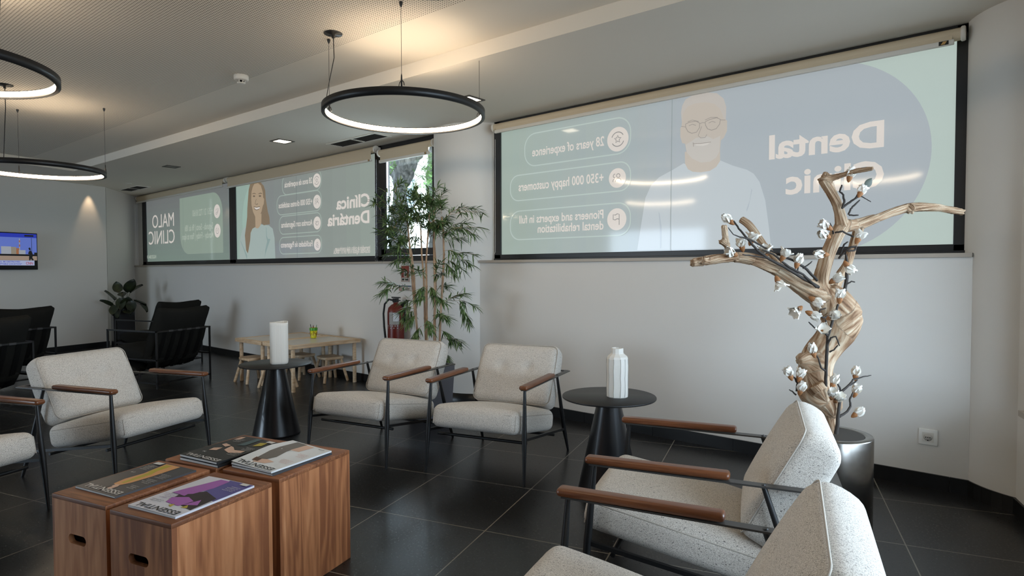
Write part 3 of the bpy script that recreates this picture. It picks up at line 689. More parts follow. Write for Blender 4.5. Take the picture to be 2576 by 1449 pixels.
# ---- magazines
paper = pbr('paper_edge', (214, 212, 208), .7)
def magazine(label, corner, ang, z, th, cover, art, curl=0, W=.232, D=.305, group='lifestyle magazines on the crates'):
    # local x from the spine side to the fore edge as seen upside down, title along the near short side
    t = thing('magazine', label, 'magazine', (corner[0], corner[1], z), R(ang), group)
    MB().box((W/2, D/2, th/2), (W-.002, D-.002, th)).build('pages', paper, t)
    nx, ny = 10, 14; vs = []; fs = []
    def cz(x, y): return th+.0012+curl*max(0, (1-x/W))**2*(1-abs(y/D-.62)*1.2)+.0008*sin(x*20)
    mats = [cover]+[c for c, _ in art]
    mb = MB()
    for k in (0, 1):
        for i in range(nx+1):
            for j in range(ny+1): vs.append((W*i/nx, D*j/ny, cz(W*i/nx, D*j/ny)-(.0008 if k else 0)))
    o = (nx+1)*(ny+1)
    for i in range(nx):
        for j in range(ny):
            a = i*(ny+1)+j; fs.append((a, a+ny+1, a+ny+2, a+1)); fs.append((o+a, o+a+1, o+a+ny+2, o+a+ny+1))
    mb.add(vs, fs, 0, None, True)
    mb.box((W-.0004, D/2, th/2), (.0012, D, th+.001)).box((W/2, D/2, .0004), (W, D, .0008))
    lift = .0006
    for mi, (col, items) in enumerate(art):
        for it in items:
            lift += .00012
            if it[0] == 'p':
                # polygon in page units (u 0..1 across, v 0..1 from the title edge), printed on the cover in small pieces
                b = bmesh.new(); f = b.faces.new([b.verts.new((W*(1-uu), D*vv, 0)) for uu, vv in it[1]])
                bmesh.ops.triangulate(b, faces=[f]); bmesh.ops.subdivide_edges(b, edges=b.edges[:], cuts=2, use_grid_fill=True)
                b.verts.index_update(); mb.add([(q.co.x, q.co.y, cz(q.co.x, q.co.y)+lift) for q in b.verts], [tuple(q.index for q in g.verts) for g in b.faces], mi+1); b.free()
            else:
                _, body, uu, vv, wd, h = it; sub = MB()
                flat_text(sub, body, Matrix.Identity(4), w=wd*W, h=h*D, bold=.01)
                mb.add([(W*(1-uu)-a, D*vv-b2, cz(W*(1-uu)-a, D*vv-b2)+lift) for a, b2, _ in sub.v], sub.f, mi+1)
    mb.build('cover', mats, t, fixn=False)
    return t
ink = lambda n, c: pbr('ink_'+n, c, .4)
wh, bk = ink('white', (206, 204, 200)), ink('black', (24, 24, 26))
pk, purple, dk, violet, ochre, orange, skin_, grey, teal_ = ink('pink_grey', (120, 90, 130)), ink('purple', (158, 92, 168)), ink('deep', (40, 28, 36)), ink('violet', (84, 78, 140)), ink('ochre', (176, 160, 52)), ink('orange', (206, 150, 96)), ink('skin', (206, 170, 148)), ink('grey', (104, 98, 92)), ink('teal', (60, 84, 88))
M1, M2, M3, M4 = [[(-2.329, 0.694), (-2.576, 0.641)], [(-2.007, 0.76), (-2.236, 0.699)], [(-2.391, 1.065), (-2.641, 1.018)], [(-2.131, 1.147), (-2.385, 1.109)]]
def lines(u0, v0, n, wd, rows, seed):
    rr = random.Random(seed); words = ['LIVING', 'SUMMER', 'ISLAND', 'GARDEN', 'DESIGN', 'TRAVEL', 'TASTE', 'OCEAN']
    return [('t', rr.choice(words), u0, v0+i*.034, wd*rr.uniform(.6, 1), .013) for i in range(n)]
zt_ = .4705
magazine('dark grey magazine with an orange dress on the front left crate', M1[1], 14, zt_, .006, ink('charcoal', (62, 62, 66)),
   [(orange, [('p', [(.42, .22), (.56, .24), (.62, .40), (.60, .62), (.72, .98), (.36, .98), (.34, .60), (.36, .34)])]), (ochre, [('p', [(.44, .30), (.50, .30), (.56, .62), (.54, .80), (.44, .64)]), ('p', [(.50, .62), (.62, .70), (.66, .95), (.52, .95)])]),
    (skin_, [('p', [(.38, .10), (.46, .12), (.50, .24), (.42, .25), (.37, .20)])]), (dk, [('p', [(.46, .03), (.54, .06), (.52, .18), (.45, .18)])]),
    (wh, [('t', 'ESSENTIAL', .05, .125, .86, .085)]+lines(.06, .24, 3, .2, 3, 1)+lines(.06, .42, 4, .26, 4, 2)+lines(.06, .60, 4, .25, 4, 9)+lines(.72, .72, 5, .2, 5, 3)+[('t', '19', .76, .60, .08, .03), ('p', [(.74, .90), (.92, .90), (.92, .97), (.74, .97)])])], curl=.0)
magazine('white magazine with a purple picture on the front right crate', M2[1], 15, zt_, .006, ink('ice', (206, 206, 214)),
   [(violet, [('p', [(.0, .45), (.45, .50), (.5, .99), (.0, .99)])]), (dk, [('p', [(.02, .18), (.62, .28), (.70, .46), (.42, .62), (.05, .52)])]),
    (purple, [('p', [(.30, .20), (.60, .22), (.68, .34), (.46, .42), (.26, .36)]), ('p', [(.52, .50), (.62, .46), (.80, .62), (.66, .96), (.46, .96), (.44, .72)]), ('p', [(.56, .42), (.86, .44), (.80, .62), (.62, .60)]), ('p', [(.08, .30), (.28, .24), (.20, .42)])]),
    (ochre, [('p', [(.12, .20), (.22, .18), (.20, .26)]), ('p', [(.36, .14), (.46, .18), (.40, .22)])]),
    (bk, [('t', 'ESSENTIAL', .06, .105, .86, .085)]+lines(.66, .20, 2, .26, 2, 5)), (pk, lines(.64, .30, 5, .3, 5, 6)), (wh, lines(.05, .74, 4, .25, 4, 7)+[('p', [(.05, .92), (.2, .92), (.2, .98), (.05, .98)])])], curl=.0)
blk_art = [(skin_, [('p', [(.10, .42), (.30, .34), (.52, .40), (.60, .56), (.50, .54), (.34, .46), (.12, .50)]), ('p', [(.62, .34), (.76, .30), (.80, .40), (.66, .46)]), ('p', [(.84, .84), (.95, .80), (.96, .94), (.86, .96)]), ('p', [(.66, .50), (.86, .56), (.84, .62), (.64, .58)])]), (teal_, [('p', [(.40, .66), (.56, .62), (.58, .98), (.44, .98)])]),
    (ochre, [('p', [(.12, .76), (.26, .70), (.30, .86), (.16, .9)])]), (wh, [('t', 'ESSENTIAL', .04, .095, .88, .075), ('t', '20', .70, .24, .08, .03)]+lines(.05, .30, 4, .28, 4, 8)+lines(.05, .52, 4, .28, 4, 4)+lines(.68, .74, 4, .24, 4, 12)+[('p', [(.05, .90), (.22, .90), (.22, .97), (.05, .97)])])]
magazine('black magazine underneath its twin on the rear left crate', (M3[1][0]+.010, M3[1][1]-.004), 13, zt_, .009, bk, [(wh, [('t', 'ESSENTIAL', .04, .095, .88, .075)])])
magazine('black magazine with folded arms on its cover, top of the rear left pair', M3[1], 12, zt_+.0115, .008, bk, blk_art)
magazine('dark magazine underneath the white one on the rear right crate', (M4[1][0]+.008, M4[1][1]-.002), 12, zt_, .007, ink('slate', (58, 60, 64)), [(wh, [('t', 'ESSENTIAL', .04, .095, .88, .075)])])
magazine('white magazine with a curling cover on the rear right crate', M4[1], 11, zt_+.0095, .006, ink('snow', (214, 216, 216)),
   [(grey, [('p', [(.56, .22), (.74, .20), (.82, .50), (.84, .98), (.58, .98), (.56, .60), (.50, .40)])]), (skin_, [('p', [(.42, .16), (.66, .12), (.72, .22), (.52, .28), (.34, .26)]), ('p', [(.40, .70), (.58, .68), (.58, .96), (.38, .96)])]),
    (ink('brown', (84, 58, 46)), [('p', [(.60, .16), (.74, .16), (.78, .26), (.62, .24)])]), (bk, [('t', 'ESSENTIAL', .06, .105, .86, .085), ('t', 'EDITION', .1, .95, .14, .02)]), (ink('rose', (190, 128, 120)), lines(.08, .30, 4, .26, 4, 21)+lines(.08, .56, 4, .26, 4, 22))], curl=.022)

# ---- children's corner: two pine tables, stools, pencil cup
tray_m = pbr('cream_tabletop', (205, 199, 188), .3)
def kid_table(label, x0, y0):
    t = thing('play_table', label, 'table', (x0, y0, 0), 0, 'low pine play tables'); W, D, zt = .575, .84, .482
    mb = MB()
    for c2, d2 in (((W/2, .024, zt-.02), (W, .048, .04)), ((W/2, D-.024, zt-.02), (W, .048, .04)), ((.024, D/2, zt-.02), (.048, D-.096, .04)), ((W-.024, D/2, zt-.02), (.048, D-.096, .04))): mb.box(c2, d2)
    mb.build('top_frame', pine, t, bevel=.006)
    MB().box((W/2, D/2, zt-.012), (W-.094, D-.094, .016)).build('tabletop', tray_m, t)
    for sx in (.05, W-.05):
        for sy in (.05, D-.05): MB().tube([(sx, sy, 0), (sx, sy, .004), (sx, sy, zt-.039)], [.0185, .0205, .0205], 18).build('leg', pine, t)
    return t
KT = kid_table("low pine play table with the yellow pencil cup on it", -6.20, 3.235)
dup(KT, (-6.79, 3.222, 0), 0, 'low pine play table behind the ribbed vase, without a cup')
def stool(label, x, y, rz, first=[None]):
    if first[0]: return dup(first[0], (x, y, 0), rz, label)
    t = thing('stool', label, 'stool', (x, y, 0), rz, 'small pine stools under the play tables'); first[0] = t
    MB().rbox((0, 0, .264), (.265, .245, .032), .010, 3, fn=lambda a, b, c2: (a*(1-.16*(b/.12)**2), b*(1-.12*(a/.13)**2), c2-.006*(c2 > 0)*(1-(a/.13)**2)), nx=.05).build('seat', pine, t)
    for sx in (-1, 1):
        for sy in (-1, 1): MB().tube([(sx*.142, sy*.142, 0), (sx*.139, sy*.139, .008), (sx*.088, sy*.085, .25)], [.0135, .016, .016], 14).build('leg', pine, t)
    return t
stool('pine stool leftmost under the far play table', -6.585, 3.325, R(0))
stool('pine stool mostly hidden behind the left side table', -6.04, 3.32, R(0))
stool('pine stool in the middle of the row, seen behind a table leg', -6.38, 3.80, R(6))
stool('pine stool rightmost, fully seen beside the middle armchair', -5.965, 3.905, R(-6))
cup = thing('pencil_cup', 'small yellow translucent cup of pencils on the play table', 'pencil cup', (-6.103, 3.788)+(.482,))
yel = pbr('lime_plastic', (214, 206, 20), .35); yel.node_tree.nodes['Principled BSDF'].inputs['Emission Strength'].default_value = 0
MB().lathe([(.031, 0), (.043, .115), (.041, .115), (.030, .004), (.001, .004)], 24).build('cup', yel, cup)
MB().lathe([(.0425, .085), (.0440, .115), (.0445, .114), (.043, .084)], 24).build('green_rim', pbr('green_rim', (70, 150, 40), .4), cup)
mb = MB(); rd = pbr('red_print', (130, 50, 24), .5)
for k in range(9):
    a = R(200+k*28); z0 = .02+.012*(k % 3)
    mb.tube([((.0325+.0104*(z/.1))*cos(a+.25*sin(z*70+k)), (.0325+.0104*(z/.1))*sin(a+.25*sin(z*70+k)), z) for z in (z0, z0+.012, z0+.024, z0+.036)], .0022, 5)
mb.build('printed_squiggle', rd, cup)
for k, (a, h_, c2) in enumerate(((40, .15, (30, 120, 40)), (150, .145, (60, 30, 20)), (260, .16, (24, 24, 26)), (320, .14, (160, 60, 30)))):
    MB().tube([(.008*cos(R(a)), .008*sin(R(a)), .006), (.034*cos(R(a)), .034*sin(R(a)), h_-.012), (.037*cos(R(a)), .037*sin(R(a)), h_)], [.0038, .0038, .0008], 6).build('pencil', pbr('pencil_%d' % k, c2, .5), cup)

# ---- black sling lounge chairs in front of the television wall (front towards local -Y)
def make_lounge(label):
    t = thing('lounge_chair', label, 'lounge chair', (0, 0, 0), 0, 'black sling lounge chairs facing the television'); w_, d_, h_, b = .335, .37, .607, .008
    fr = MB()
    def bar(p, q2):
        p, q2 = Vector(p), Vector(q2); c2 = (p+q2)/2; d2 = q2-p; fr.box(c2, (abs(d2.x)+2*b, abs(d2.y)+2*b, abs(d2.z)+2*b))
    for sx in (-1, 1):
        for sy in (-1, 1): bar((sx*w_, sy*d_, b), (sx*w_, sy*d_, h_-b))
        bar((sx*w_, -d_, h_-b), (sx*w_, d_, h_-b)); bar((sx*w_, -d_, .055), (sx*w_, d_, .055)); bar((sx*w_, -d_, .30), (sx*w_, d_, .30))
    bar((-w_, d_, h_-b), (w_, d_, h_-b)); bar((-w_, -d_, .055), (w_, -d_, .055)); bar((-w_, d_, .055), (w_, d_, .055)); bar((-w_, -d_, .33), (w_, -d_, .33))
    fr.build('frame', black_metal, t)
    # canvas sling hanging from the rear top bar forward to the front bar
    path = [(d_-.01, h_-.006), (d_-.045, h_-.12), (d_-.12, .32), (d_-.22, .20), (d_-.34, .165), (0, .19), (-.2, .27), (-d_+.01, .335)]
    vs = []; fs = []; nx = 12
    for i in range(nx+1):
        x = -.30+.60*i/nx
        for y, z in path: vs.append((x, y, z+.006*sin(i*2.1)))
    k = len(path)
    for i in range(nx):
        for j in range(k-1): fs.append((i*k+j, i*k+j+1, (i+1)*k+j+1, (i+1)*k+j))
    sl = MB().add(vs, fs, 0, None, True).build('sling', linen_blk, t)
    mb = MB()
    for x in (-.23, -.115, 0, .115, .23):
        vs = []; fs = []
        for y, z in path:
            for dx in (-.022, .022): vs.append((x+dx, y+.006, z-.007))
        for j in range(k-1): fs.append((j*2, j*2+1, j*2+3, j*2+2))
        mb.add(vs, fs, 0, None, True)
    mb.build('strap', strap_m, sl)
    mb = MB()
    for x in (-.17, -.057, .057, .17): mb.box((x, d_, h_-b), (.055, .020, .020))
    mb.build('strap_clip', pbr('strap_loop', (58, 58, 60), .5), sl)
    wob = lambda x, y, z, s: .012*noise.noise(Vector((x*6+s, y*6, z*6)))
    def pil(hx, hz, th, s):
        def fn(x, y, z):
            e = max(0, 1-(abs(x)/hx)**4)*max(0, 1-(abs(z)/hz)**4); return (x+wob(x, y, z, s), y*(.30+.70*e**.5)+wob(z, x, y, s), z+.03*((abs(x)/hx)**2)*(1 if z > 0 else 0)+wob(y, z, x, s))
        return fn
    MB().rbox((0, .0, 0), (.62, .17, .60), .03, 4, fn=pil(.31, .30, .17, 1), nx=.05, M=T(0, .255, .545, R(-24))).build('back_pillow', linen_blk, t, fixn=False)
    MB().rbox((0, .0, 0), (.60, .17, .60), .03, 4, fn=pil(.30, .30, .17, 5), nx=.05, M=T(0, -.075, .335, R(-98))).build('seat_pillow', linen_blk, t, fixn=False)
    return t
LZ0 = make_lounge('black sling lounge chair with its striped back turned, nearest the play tables'); LZ0.location = (-7.39, 2.665, 0); LZ0.rotation_euler = (0, 0, R(288.7))
for lab, x, y in (('black sling lounge chair by the far corner plant, mostly hidden by the nearer one', -8.815, 3.178), ('black sling lounge chair cut by the left edge, the nearer of that pair', -7.123, .981), ('black sling lounge chair below the television, the farther at the left edge', -8.681, 1.513)):
    dup(LZ0, (x, y, 0), R(288.7), lab)

# ================================================================ PRINTED FILMS ON THE PANES (the daylight behind them is put in as emission of the inks; lettering reads from the street)
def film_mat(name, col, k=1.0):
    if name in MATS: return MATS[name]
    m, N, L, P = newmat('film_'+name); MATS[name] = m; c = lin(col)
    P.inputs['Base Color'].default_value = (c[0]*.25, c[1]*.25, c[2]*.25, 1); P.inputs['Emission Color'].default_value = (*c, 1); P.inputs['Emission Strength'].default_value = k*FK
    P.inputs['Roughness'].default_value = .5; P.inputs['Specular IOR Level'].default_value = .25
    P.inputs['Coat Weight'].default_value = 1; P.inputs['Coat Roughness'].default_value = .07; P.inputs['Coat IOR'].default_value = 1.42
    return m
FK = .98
letter_c = (208, 201, 194)
class Film:
    def __init__(s, name, label, Y, outline, mat):
        s.Y = Y; s.lift = 0
        x = sum(p[0] for p in outline)/len(outline)
        s.o = MB().add([(a, Y, b) for a, b in outline]+[(a, Y+.003, b) for a, b in outline], [tuple(range(len(outline))), tuple(range(2*len(outline)-1, len(outline)-1, -1))]+[(i, (i+1) % len(outline), len(outline)+(i+1) % len(outline), len(outline)+i) for i in range(len(outline))]).build(name, mat)
        tag(s.o, label, 'window film', 'printed films on the panes')
    def y(s): s.lift += .0002; return s.Y-s.lift
    def poly(s, name, items, parent=None):     # items: list of (points, material) drawn over one another into one part
        mats = []; mb = MB()
        for pts, mt in items:
            if mt not in mats: mats.append(mt)
            yy = s.y(); b = bmesh.new(); f = b.faces.new([b.verts.new((a, yy, c)) for a, c in pts]); bmesh.ops.triangulate(b, faces=[f]); b.verts.index_update()
            mb.add([tuple(q.co) for q in b.verts], [tuple(q.index for q in g.verts) for g in b.faces], mats.index(mt)); b.free()
        return mb.build(name, mats, parent or s.o, fixn=False)
    def line(s, name, pts, wd, mt, parent=None, closed=False):
        mb = MB(); s._line(mb, pts, wd, closed); return mb.build(name, mt, parent or s.o, fixn=False)
    def _line(s, mb, pts, wd, closed=False, mi=0):
        yy = s.y(); n = len(pts); vs = []
        for i in range(n):
            a = Vector(pts[i-1] if (closed or i) else pts[i]); b = Vector(pts[(i+1) % n] if (closed or i < n-1) else pts[i]); t = (b-a)
            t = t.normalized() if t.length > 1e-9 else Vector((1, 0)); nn = Vector((-t.y, t.x))*wd/2
            vs += [(pts[i][0]+nn.x, yy, pts[i][1]+nn.y), (pts[i][0]-nn.x, yy, pts[i][1]-nn.y)]
        mb.add(vs, [(2*i, 2*i+1, (2*((i+1) % n))+1, 2*((i+1) % n)) for i in range(n if closed else n-1)], mi)
    def text(s, body, x, z, mt, w=None, h=None, bold=.02, name='lettering', label=None):
        # x: where the line starts as read from the street (its right end seen from the room)
        mb = MB(); flat_text(mb, body, T(x, s.y(), z, R(90), 0, R(180)), w=w, h=h, bold=bold); o = mb.build(name, mt, s.o, fixn=False)
        if label: o['label'] = label
        return o
    def badge(s, x, z, r, kind, parent=None):
        b = s.poly('badge', [([(x+r*cos(2*pi*i/36), z+r*sin(2*pi*i/36)) for i in range(36)], LET)]); mb = MB(); k = r*.52; w_ = r*.075
        P_ = lambda pts: [(x-a*k, z+c*k) for a, c in pts]
        if kind == 'star':
            s._line(mb, P_([((.62, .28)[i % 2]*sin(2*pi*i/10), (.62, .28)[i % 2]*cos(2*pi*i/10)) for i in range(10)]), w_, True)
            for a0 in (20, 200): s._line(mb, P_(arc(0, 0, 1.12, a0, a0+130, 12)), w_)
        elif kind == 'people':
            s._line(mb, P_(arc(-.2, .45, .38, 0, 360, 16)), w_); s._line(mb, P_([(-.85, -.75), (-.8, -.35), (-.5, -.12), (.1, -.12), (.4, -.35), (.45, -.75)]), w_)
            s._line(mb, P_(arc(.55, .45, .36, -100, 100, 10)), w_); s._line(mb, P_([(.7, -.12), (.95, -.35), (1.0, -.7)]), w_)
        elif kind == 'flag':
            s._line(mb, P_([(-.5, -1), (-.5, .85), (-.1, .95), (.3, .75), (.7, .85), (.7, .0), (.3, -.1), (-.1, .1), (-.5, .0)]), w_)
        elif kind == 'hands':
            s._line(mb, P_([(-.9, .3), (-.3, .5), (.2, .4), (.8, .5), (.9, -.1), (.4, -.6), (0, -.7), (-.5, -.5), (-.9, 0)]), w_, True); s._line(mb, P_([(-.2, .1), (.2, .3), (.6, -.2), (.3, -.45)]), w_)
        elif kind == 'coin':
            s._line(mb, P_(arc(0, .35, .42, 0, 360, 14)), w_); s._line(mb, P_([(-.9, -.4), (-.3, -.3), (.2, -.5), (.9, -.2), (.3, -.8), (-.9, -.8)]), w_)
        elif kind == 'clock':
            s._line(mb, P_(arc(0, 0, .85, 120, 430, 20)), w_); s._line(mb, P_([(0, .5), (0, 0), (.35, -.15)]), w_)
        elif kind == 'phone':
            s._line(mb, P_([(-.7, .8), (-.2, .5), (-.4, .1), (.1, -.4), (.5, -.2), (.8, -.7), (.3, -.9), (-.5, -.3), (-.9, .4)]), w_, True); s._line(mb, P_(arc(.1, .1, .6, 0, 80, 8)), w_)
        mb.build('icon', ICON, b, fixn=False); return b
LET = film_mat('letters', letter_c); ICON = film_mat('icon', (140, 138, 136))
# ---- right window: bearded man
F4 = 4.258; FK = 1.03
g_green, g_blue, g_circ, g_mint = film_mat('sage', (152, 168, 158)), film_mat('mist', (152, 170, 174)), film_mat('circle', (158, 166, 171)), film_mat('mint', (170, 184, 178))
pane4 = [(-3.728, 1.381), (-3.724, 2.5), (-0.325, 2.514), (-0.317, 1.384)]
x0, x1, z0, z1 = min(p[0] for p in pane4), max(p[0] for p in pane4), min(p[1] for p in pane4)-.003, 2.59
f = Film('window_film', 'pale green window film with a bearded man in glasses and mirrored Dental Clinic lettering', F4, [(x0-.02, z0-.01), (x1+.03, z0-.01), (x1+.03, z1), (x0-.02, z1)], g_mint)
cpts = [(-0.785, 2.499), (-0.51, 2.226), (-0.422, 1.95), (-0.46, 1.723), (-0.589, 1.525), (-0.76, 1.401)]
def fit_circle(p):
    import numpy as np
    A = np.array([[2*a, 2*b, 1] for a, b in p]); r = np.linalg.lstsq(A, np.array([a*a+b*b for a, b in p]), rcond=None)[0]
    return r[0], r[1], math.sqrt(r[2]+r[0]**2+r[1]**2)
cx_, cz_, cr_ = fit_circle(cpts)
a1 = [(cx_+cr_*cos(R(a)), cz_+cr_*sin(R(a))) for a in range(-90, 91, 4)]
a1 = [(a, b) for a, b in a1 if z0 < b < z1]
dx = lambda zz: math.sqrt(max(0, cr_**2-(zz-cz_)**2))
panel = [(x0+1.75, z0)]+[(cx_+dx(z0), z0)]+a1+[(cx_+dx(z1), z1) if abs(z1-cz_) < cr_ else (cx_, z1), (x0+1.75, z1)]
# tint runs from sage through mist to the blue circle: printed as bands of slightly different ink
bands = []
for i in range(24):
    k = i/23; c = tuple(int(p*(1-k)+q2*k) for p, q2 in zip((150, 164, 156), (158, 166, 171)))
    xa = x0-.005+1.9*i/24; xb = x0-.005+1.9*(i+1)/24
    bands.append(([(xa, z0), (xb, z0), (xb, z1), (xa, z1)], film_mat('sage%d' % i, c)))
f.poly('tint', [([(x0+1.85, z0)]+panel[1:-1]+[(x0+1.85, z1)], g_circ)]+bands)
f.text('Dental', *[-0.663, 1.981], LET, w=0.665, h=0.1529999999999998, bold=.028)
f.text('Clinic', *[-0.66, 1.739], LET, w=0.5599999999999999, h=0.1569999999999998, bold=.028)
OUT4 = film_mat('pill_line', (170, 183, 178))
def pill(f, q, icon, rows, mt, lw=.010):
    (xl, zt), (xr, zb), (ix, iz) = q; h = zt-zb; f.line('outline', rrect(xl, zb, xr, zt, h*.42, 8), lw, mt, closed=True)
    f.badge(ix, iz, h*.34, icon)
    for body, a, b, hh in rows: f.text(body, a[0], a[1], LET, w=a[0]-b[0], h=hh, bold=.015)
pill(f, [(-3.428, 2.439), (-2.37, 2.156), (-2.484, 2.272)], 'star', [('28 years of experience', *[(-2.608, 2.24), (-3.343, 2.253)], .075)], OUT4)
pill(f, [(-3.596, 2.09), (-2.369, 1.863), (-2.486, 1.967)], 'people', [('+350 000 happy customers', *[(-2.612, 1.948), (-3.498, 1.949)], .075)], OUT4)
pill(f, [(-3.597, 1.769), (-2.368, 1.513), (-2.49, 1.641)], 'flag', [('Pioneers and experts in full', *[(-2.612, 1.657), (-3.49, 1.652)], .07), ('dental rehabilitation', *[(-2.611, 1.567), (-3.282, 1.565)], .07)], OUT4)
skin4, hair4, shirt4, fold4, feat4, beard4 = film_mat('man_skin', (178, 170, 160)), film_mat('man_hair', (177, 172, 166)), film_mat('man_shirt', (176, 184, 188)), film_mat('man_fold', (164, 173, 180)), film_mat('man_feature', (146, 140, 134)), film_mat('man_beard', (180, 176, 170))
por = f.poly('portrait', [
 ([(-1.932, 2.019), (-2.023, 1.978), (-2.125, 1.937), (-2.191, 1.883), (-2.239, 1.79), (-2.263, 1.65), (-2.307, 1.392), (-1.307, 1.387), (-1.324, 1.535), (-1.348, 1.706), (-1.387, 1.834), (-1.426, 1.892), (-1.472, 1.924), (-1.568, 1.962), (-1.658, 2.009), (-1.801, 1.971)], shirt4),
 ([(-1.922, 2.102), (-1.92, 2.018), (-1.897, 1.973), (-1.861, 1.951), (-1.8, 1.94), (-1.732, 1.944), (-1.686, 1.967), (-1.659, 2.005), (-1.66, 2.086)], skin4),
 ([(-1.947, 2.324), (-1.953, 2.392), (-1.944, 2.441), (-1.918, 2.482), (-1.856, 2.504), (-1.762, 2.503), (-1.686, 2.483), (-1.637, 2.436), (-1.618, 2.376), (-1.621, 2.289), (-1.652, 2.278), (-1.804, 2.4), (-1.908, 2.351)], hair4),
 ([(-1.957, 2.283), (-1.943, 2.285), (-1.945, 2.324), (-1.935, 2.389), (-1.9, 2.429), (-1.839, 2.439), (-1.77, 2.435), (-1.702, 2.411), (-1.661, 2.368), (-1.635, 2.299), (-1.611, 2.279), (-1.612, 2.208), (-1.634, 2.163), (-1.655, 2.149), (-1.662, 2.07), (-1.683, 2.032), (-1.733, 2.007), (-1.801, 2.009), (-1.862, 2.045), (-1.906, 2.088), (-1.92, 2.161), (-1.942, 2.168), (-1.957, 2.216)], skin4),
 ([(-1.916, 2.152), (-1.872, 2.171), (-1.837, 2.191), (-1.751, 2.191), (-1.709, 2.165), (-1.659, 2.182), (-1.665, 2.07), (-1.687, 2.032), (-1.733, 2.008), (-1.801, 2.01), (-1.866, 2.047), (-1.904, 2.092)], beard4),
 ([(-1.849, 2.147), (-1.802, 2.146), (-1.73, 2.145), (-1.751, 2.131), (-1.785, 2.127), (-1.832, 2.136)], film_mat('teeth', (192, 188, 182))),
 ([(-2.128, 1.677), (-2.119, 1.668), (-2.102, 1.563), (-2.105, 1.407), (-2.114, 1.398), (-2.117, 1.573)], fold4),
 ([(-1.44, 1.791), (-1.434, 1.783), (-1.458, 1.667), (-1.47, 1.636), (-1.473, 1.652), (-1.451, 1.714)], fold4)])
mb = MB()
for c in ([(-1.917, 2.302), (-1.89, 2.311), (-1.838, 2.311), (-1.81, 2.293), (-1.811, 2.261), (-1.833, 2.232), (-1.868, 2.228), (-1.898, 2.245), (-1.915, 2.277)], [(-1.769, 2.296), (-1.735, 2.307), (-1.685, 2.311), (-1.658, 2.295), (-1.664, 2.263), (-1.688, 2.235), (-1.722, 2.229), (-1.751, 2.243), (-1.766, 2.271)]): f._line(mb, c, .0055, True)
for c in ([(-1.81, 2.288), (-1.79, 2.293), (-1.769, 2.288)], [(-1.95, 2.291), (-1.916, 2.281)], [(-1.658, 2.291), (-1.623, 2.285)], [(-1.794, 2.267), (-1.82, 2.205), (-1.802, 2.186), (-1.768, 2.185), (-1.755, 2.204)], [(-1.858, 2.152), (-1.802, 2.146), (-1.725, 2.146)], [(-1.858, 2.161), (-1.854, 2.131)], [(-1.89, 2.286), (-1.864, 2.293), (-1.837, 2.28)], [(-1.743, 2.282), (-1.718, 2.29), (-1.693, 2.28)], [(-1.899, 2.316), (-1.864, 2.323), (-1.816, 2.305)], [(-1.769, 2.308), (-1.727, 2.32), (-1.677, 2.312)]): f._line(mb, c, .0045)
mb.build('facial_line', feat4, por, fixn=False)
f.line('film_joint', [(-2.021, 2.522), (-2.03, 1.384)], .006, film_mat('joint', (136, 146, 148)))
FK = 1.0
# ---- window with the smiling woman
F2 = 4.238
gr2, teal2, circ2 = film_mat('stone', (130, 134, 131)), film_mat('teal', (144, 165, 156)), film_mat('slate', (122, 130, 134))
p2 = [(-8.861, 1.405), (-8.824, 2.498), (-5.55, 2.458), (-5.566, 1.39)]
x0, x1, z0 = min(p[0] for p in p2), max(p[0] for p in p2), p2[0][1]-.004
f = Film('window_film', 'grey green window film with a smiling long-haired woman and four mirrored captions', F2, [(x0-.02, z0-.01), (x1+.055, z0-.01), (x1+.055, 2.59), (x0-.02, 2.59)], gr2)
f.poly('tint', [([(x0+(x1-x0)*i/12, z0), (x0+(x1-x0)*(i+1)/12, z0), (x0+(x1-x0)*(i+1)/12, 2.59), (x0+(x1-x0)*i/12, 2.59)], film_mat('stone%d' % i, tuple(int(a*(1-i/11)+b*i/11) for a, b in zip((122, 125, 126), (138, 148, 141))))) for i in range(12)] +
  [([(-8.861, 1.406), (-8.824, 2.49), (-8.34, 2.488), (-8.393, 2.451), (-8.474, 2.382), (-8.539, 2.301), (-8.597, 2.177), (-8.628, 2.049), (-8.635, 1.937), (-8.626, 1.832), (-8.622, 1.403)], teal2)])
hair2, face2, shirt2, fold2, feat2 = film_mat('woman_hair', (124, 108, 88)), film_mat('woman_skin', (166, 146, 122)), film_mat('woman_shirt', (154, 168, 164)), film_mat('woman_fold', (132, 152, 150)), film_mat('woman_feature', (92, 80, 68))
